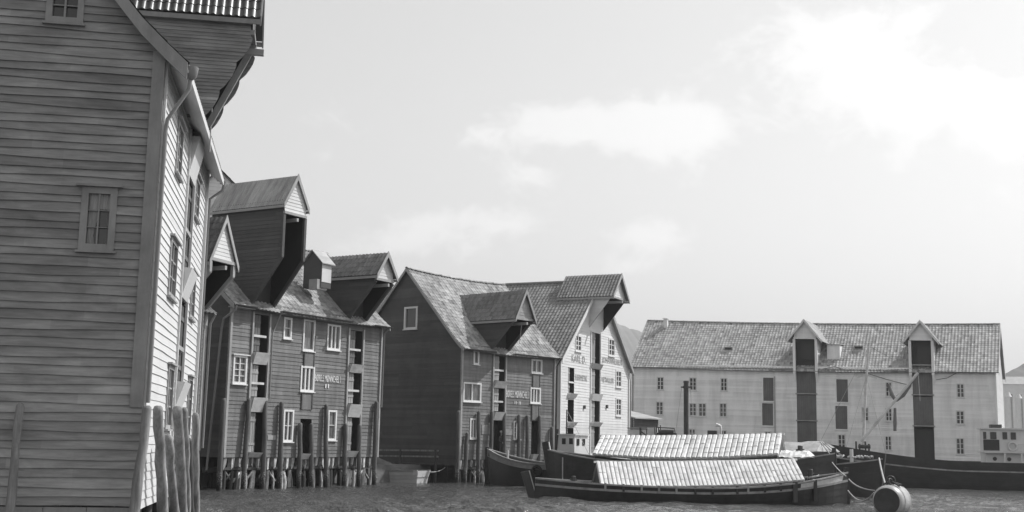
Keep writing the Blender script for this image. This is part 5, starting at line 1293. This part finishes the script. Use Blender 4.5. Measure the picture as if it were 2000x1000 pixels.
# dark jetty under the big gable
def jetty():
    A = F3.w(-1.0, .8); B = F3.w(-1.0, 8.5)
    F = Fr((B.x, B.y), (A.x, A.y)); t = thing('jetty', 'low dark timber jetty with rail in the shade under the big dark gable', 'jetty', F)
    q = MB()
    for k in range(int(F.L / .3)): q.box(k * .3, k * .3 + .27, 0, .9, 1.0, 1.06, random.uniform(-.3, .3))
    q.build('deck', M_PILED, t)
    for k in range(6):
        x = .2 + k * (F.L - .4) / 5; q = MB(); q.tube([(x, .1, -.8), (x, .1, 1.9 if k % 2 else 1.0)], .09, 8); q.build('post', M_PILED, t)
    for z in (1.75, 1.4):
        q = MB(); q.beam((0, .1, z), (F.L, .1, z + .1), .06, .1); q.build('rail', M_PILE, t)
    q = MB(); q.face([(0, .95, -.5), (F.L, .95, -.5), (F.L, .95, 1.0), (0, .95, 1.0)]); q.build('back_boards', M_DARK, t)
jetty()

# ------------------------------------------------------------------ person in the doorway
def person():
    F = F3; x, _ = F.f(979, 860, .0); zc = F.f(979, 841, .0)[1]; h = 1.79; z0 = zc - h
    w = F.w(x, .0)
    import bmesh
    # skeleton: pelvis at root; slight contrapposto, arms folded low in front
    V = [((0, 0, .95), .135), ((0, 0, 1.15), .13), ((.01, 0, 1.36), .155), ((.01, .0, 1.47), .075), ((.01, -.01, 1.55), .06), ((.01, -.02, 1.62), .095), ((.01, -.02, 1.70), .085),
         ((-.10, 0, .88), .10), ((-.12, -.03, .48), .07), ((-.12, .02, .10), .05), ((-.13, -.10, .04), .045),
         ((.10, 0, .88), .10), ((.13, -.06, .48), .07), ((.14, .0, .10), .05), ((.17, -.12, .04), .045),
         ((-.19, 0, 1.41), .065), ((-.25, .02, 1.15), .05), ((-.12, -.20, 1.02), .038), ((-.05, -.24, 1.02), .03),
         ((.21, 0, 1.41), .065), ((.27, .02, 1.15), .05), ((.15, -.19, 1.06), .038), ((.06, -.25, 1.05), .03)]
    Eg = [(0, 1), (1, 2), (2, 3), (3, 4), (4, 5), (5, 6), (0, 7), (7, 8), (8, 9), (9, 10), (0, 11), (11, 12), (12, 13), (13, 14), (2, 15), (15, 16), (16, 17), (17, 18), (2, 19), (19, 20), (20, 21), (21, 22)]
    me = bpy.data.meshes.new('person'); me.from_pydata([v[0] for v in V], Eg, [])
    o = bpy.data.objects.new('tmp', me); COL.objects.link(o)
    m = o.modifiers.new('s', 'SKIN'); s2 = o.modifiers.new('u', 'SUBSURF'); s2.levels = 2; s2.render_levels = 2
    for i, v in enumerate(V): me.skin_vertices[0].data[i].radius = (v[1], v[1] * .85)
    me.skin_vertices[0].data[0].use_root = True
    bpy.context.view_layer.update()
    dg = bpy.context.evaluated_depsgraph_get(); nm = bpy.data.meshes.new_from_object(o.evaluated_get(dg)); nm.name = 'person'
    bpy.data.objects.remove(o)
    nm.materials.clear(); nm.materials.append(M_CLOTH); nm.materials.append(M_SKIN)
    for p in nm.polygons:
        p.use_smooth = True; c = p.center
        p.material_index = 1 if (c.z > 1.50 or (c.y < -.17 and .9 < c.z < 1.15)) else 0
    b = bpy.data.objects.new('person', nm); COL.objects.link(b); b.location = (w.x, w.y, z0); b.rotation_euler = (0, 0, F.rz + .2)
    tag(b, 'person in dark clothes and white cap standing in a ground doorway', 'person')
    q = MB(); n = 16
    q.grid([[(.01 + r * math.cos(a), -.02 + r * math.sin(a), z) for a in [2 * math.pi * k / n for k in range(n)]] for r, z in ((.105, 1.67), (.125, 1.73), (.11, 1.77), (.03, 1.79))], close=True)
    q.box(-.08, .10, -.22, -.08, 1.665, 1.685); q.build('cap', M_PAINTW, b)
    q = MB()
    for s_ in (-.035, .055): q.tube([(s_, -.108, 1.64), (s_, -.118, 1.64)], .012, 8)
    q.build('eyes', M_DARK, b)
    q = MB(); q.hexa([(-.005, -.135, 1.595), (.025, -.135, 1.595), (.025, -.10, 1.595), (-.005, -.10, 1.595), (.005, -.115, 1.645), (.015, -.115, 1.645), (.015, -.09, 1.645), (.005, -.09, 1.645)]); q.build('nose', M_SKIN, b)
    for (hx, sgn) in ((-.05, 1), (.06, -1)):
        q = MB()
        for k in range(4): q.tube([(hx + sgn * .01, -.245, 1.05 - k * .018), (hx + sgn * .05, -.27, 1.045 - k * .019), (hx + sgn * .075, -.255, 1.035 - k * .018)], [.009, .009, .007], 6)
        q.tube([(hx, -.25, 1.06), (hx + sgn * .02, -.275, 1.085), (hx + sgn * .04, -.28, 1.09)], [.01, .01, .008], 6); q.build('fingers', M_SKIN, b, True)
person()

# ------------------------------------------------------------------ harbour haze
q = MB(); q.box(-1500, 2600, -60, 6200, -2, 420)
hz = q.build('haze', bpy.data.materials.new('haze_air')); m = hz.data.materials[0]; m.use_nodes = True; t = m.node_tree; t.nodes.clear()
o_ = t.nodes.new('ShaderNodeOutputMaterial'); v = t.nodes.new('ShaderNodeVolumePrincipled'); v.inputs['Color'].default_value = (.9, .9, .9, 1); v.inputs['Density'].default_value = .00035; v.inputs['Anisotropy'].default_value = .3
t.links.new(v.outputs[0], o_.inputs['Volume']); tag(hz, 'thin summer haze over the harbour', None, kind='stuff')
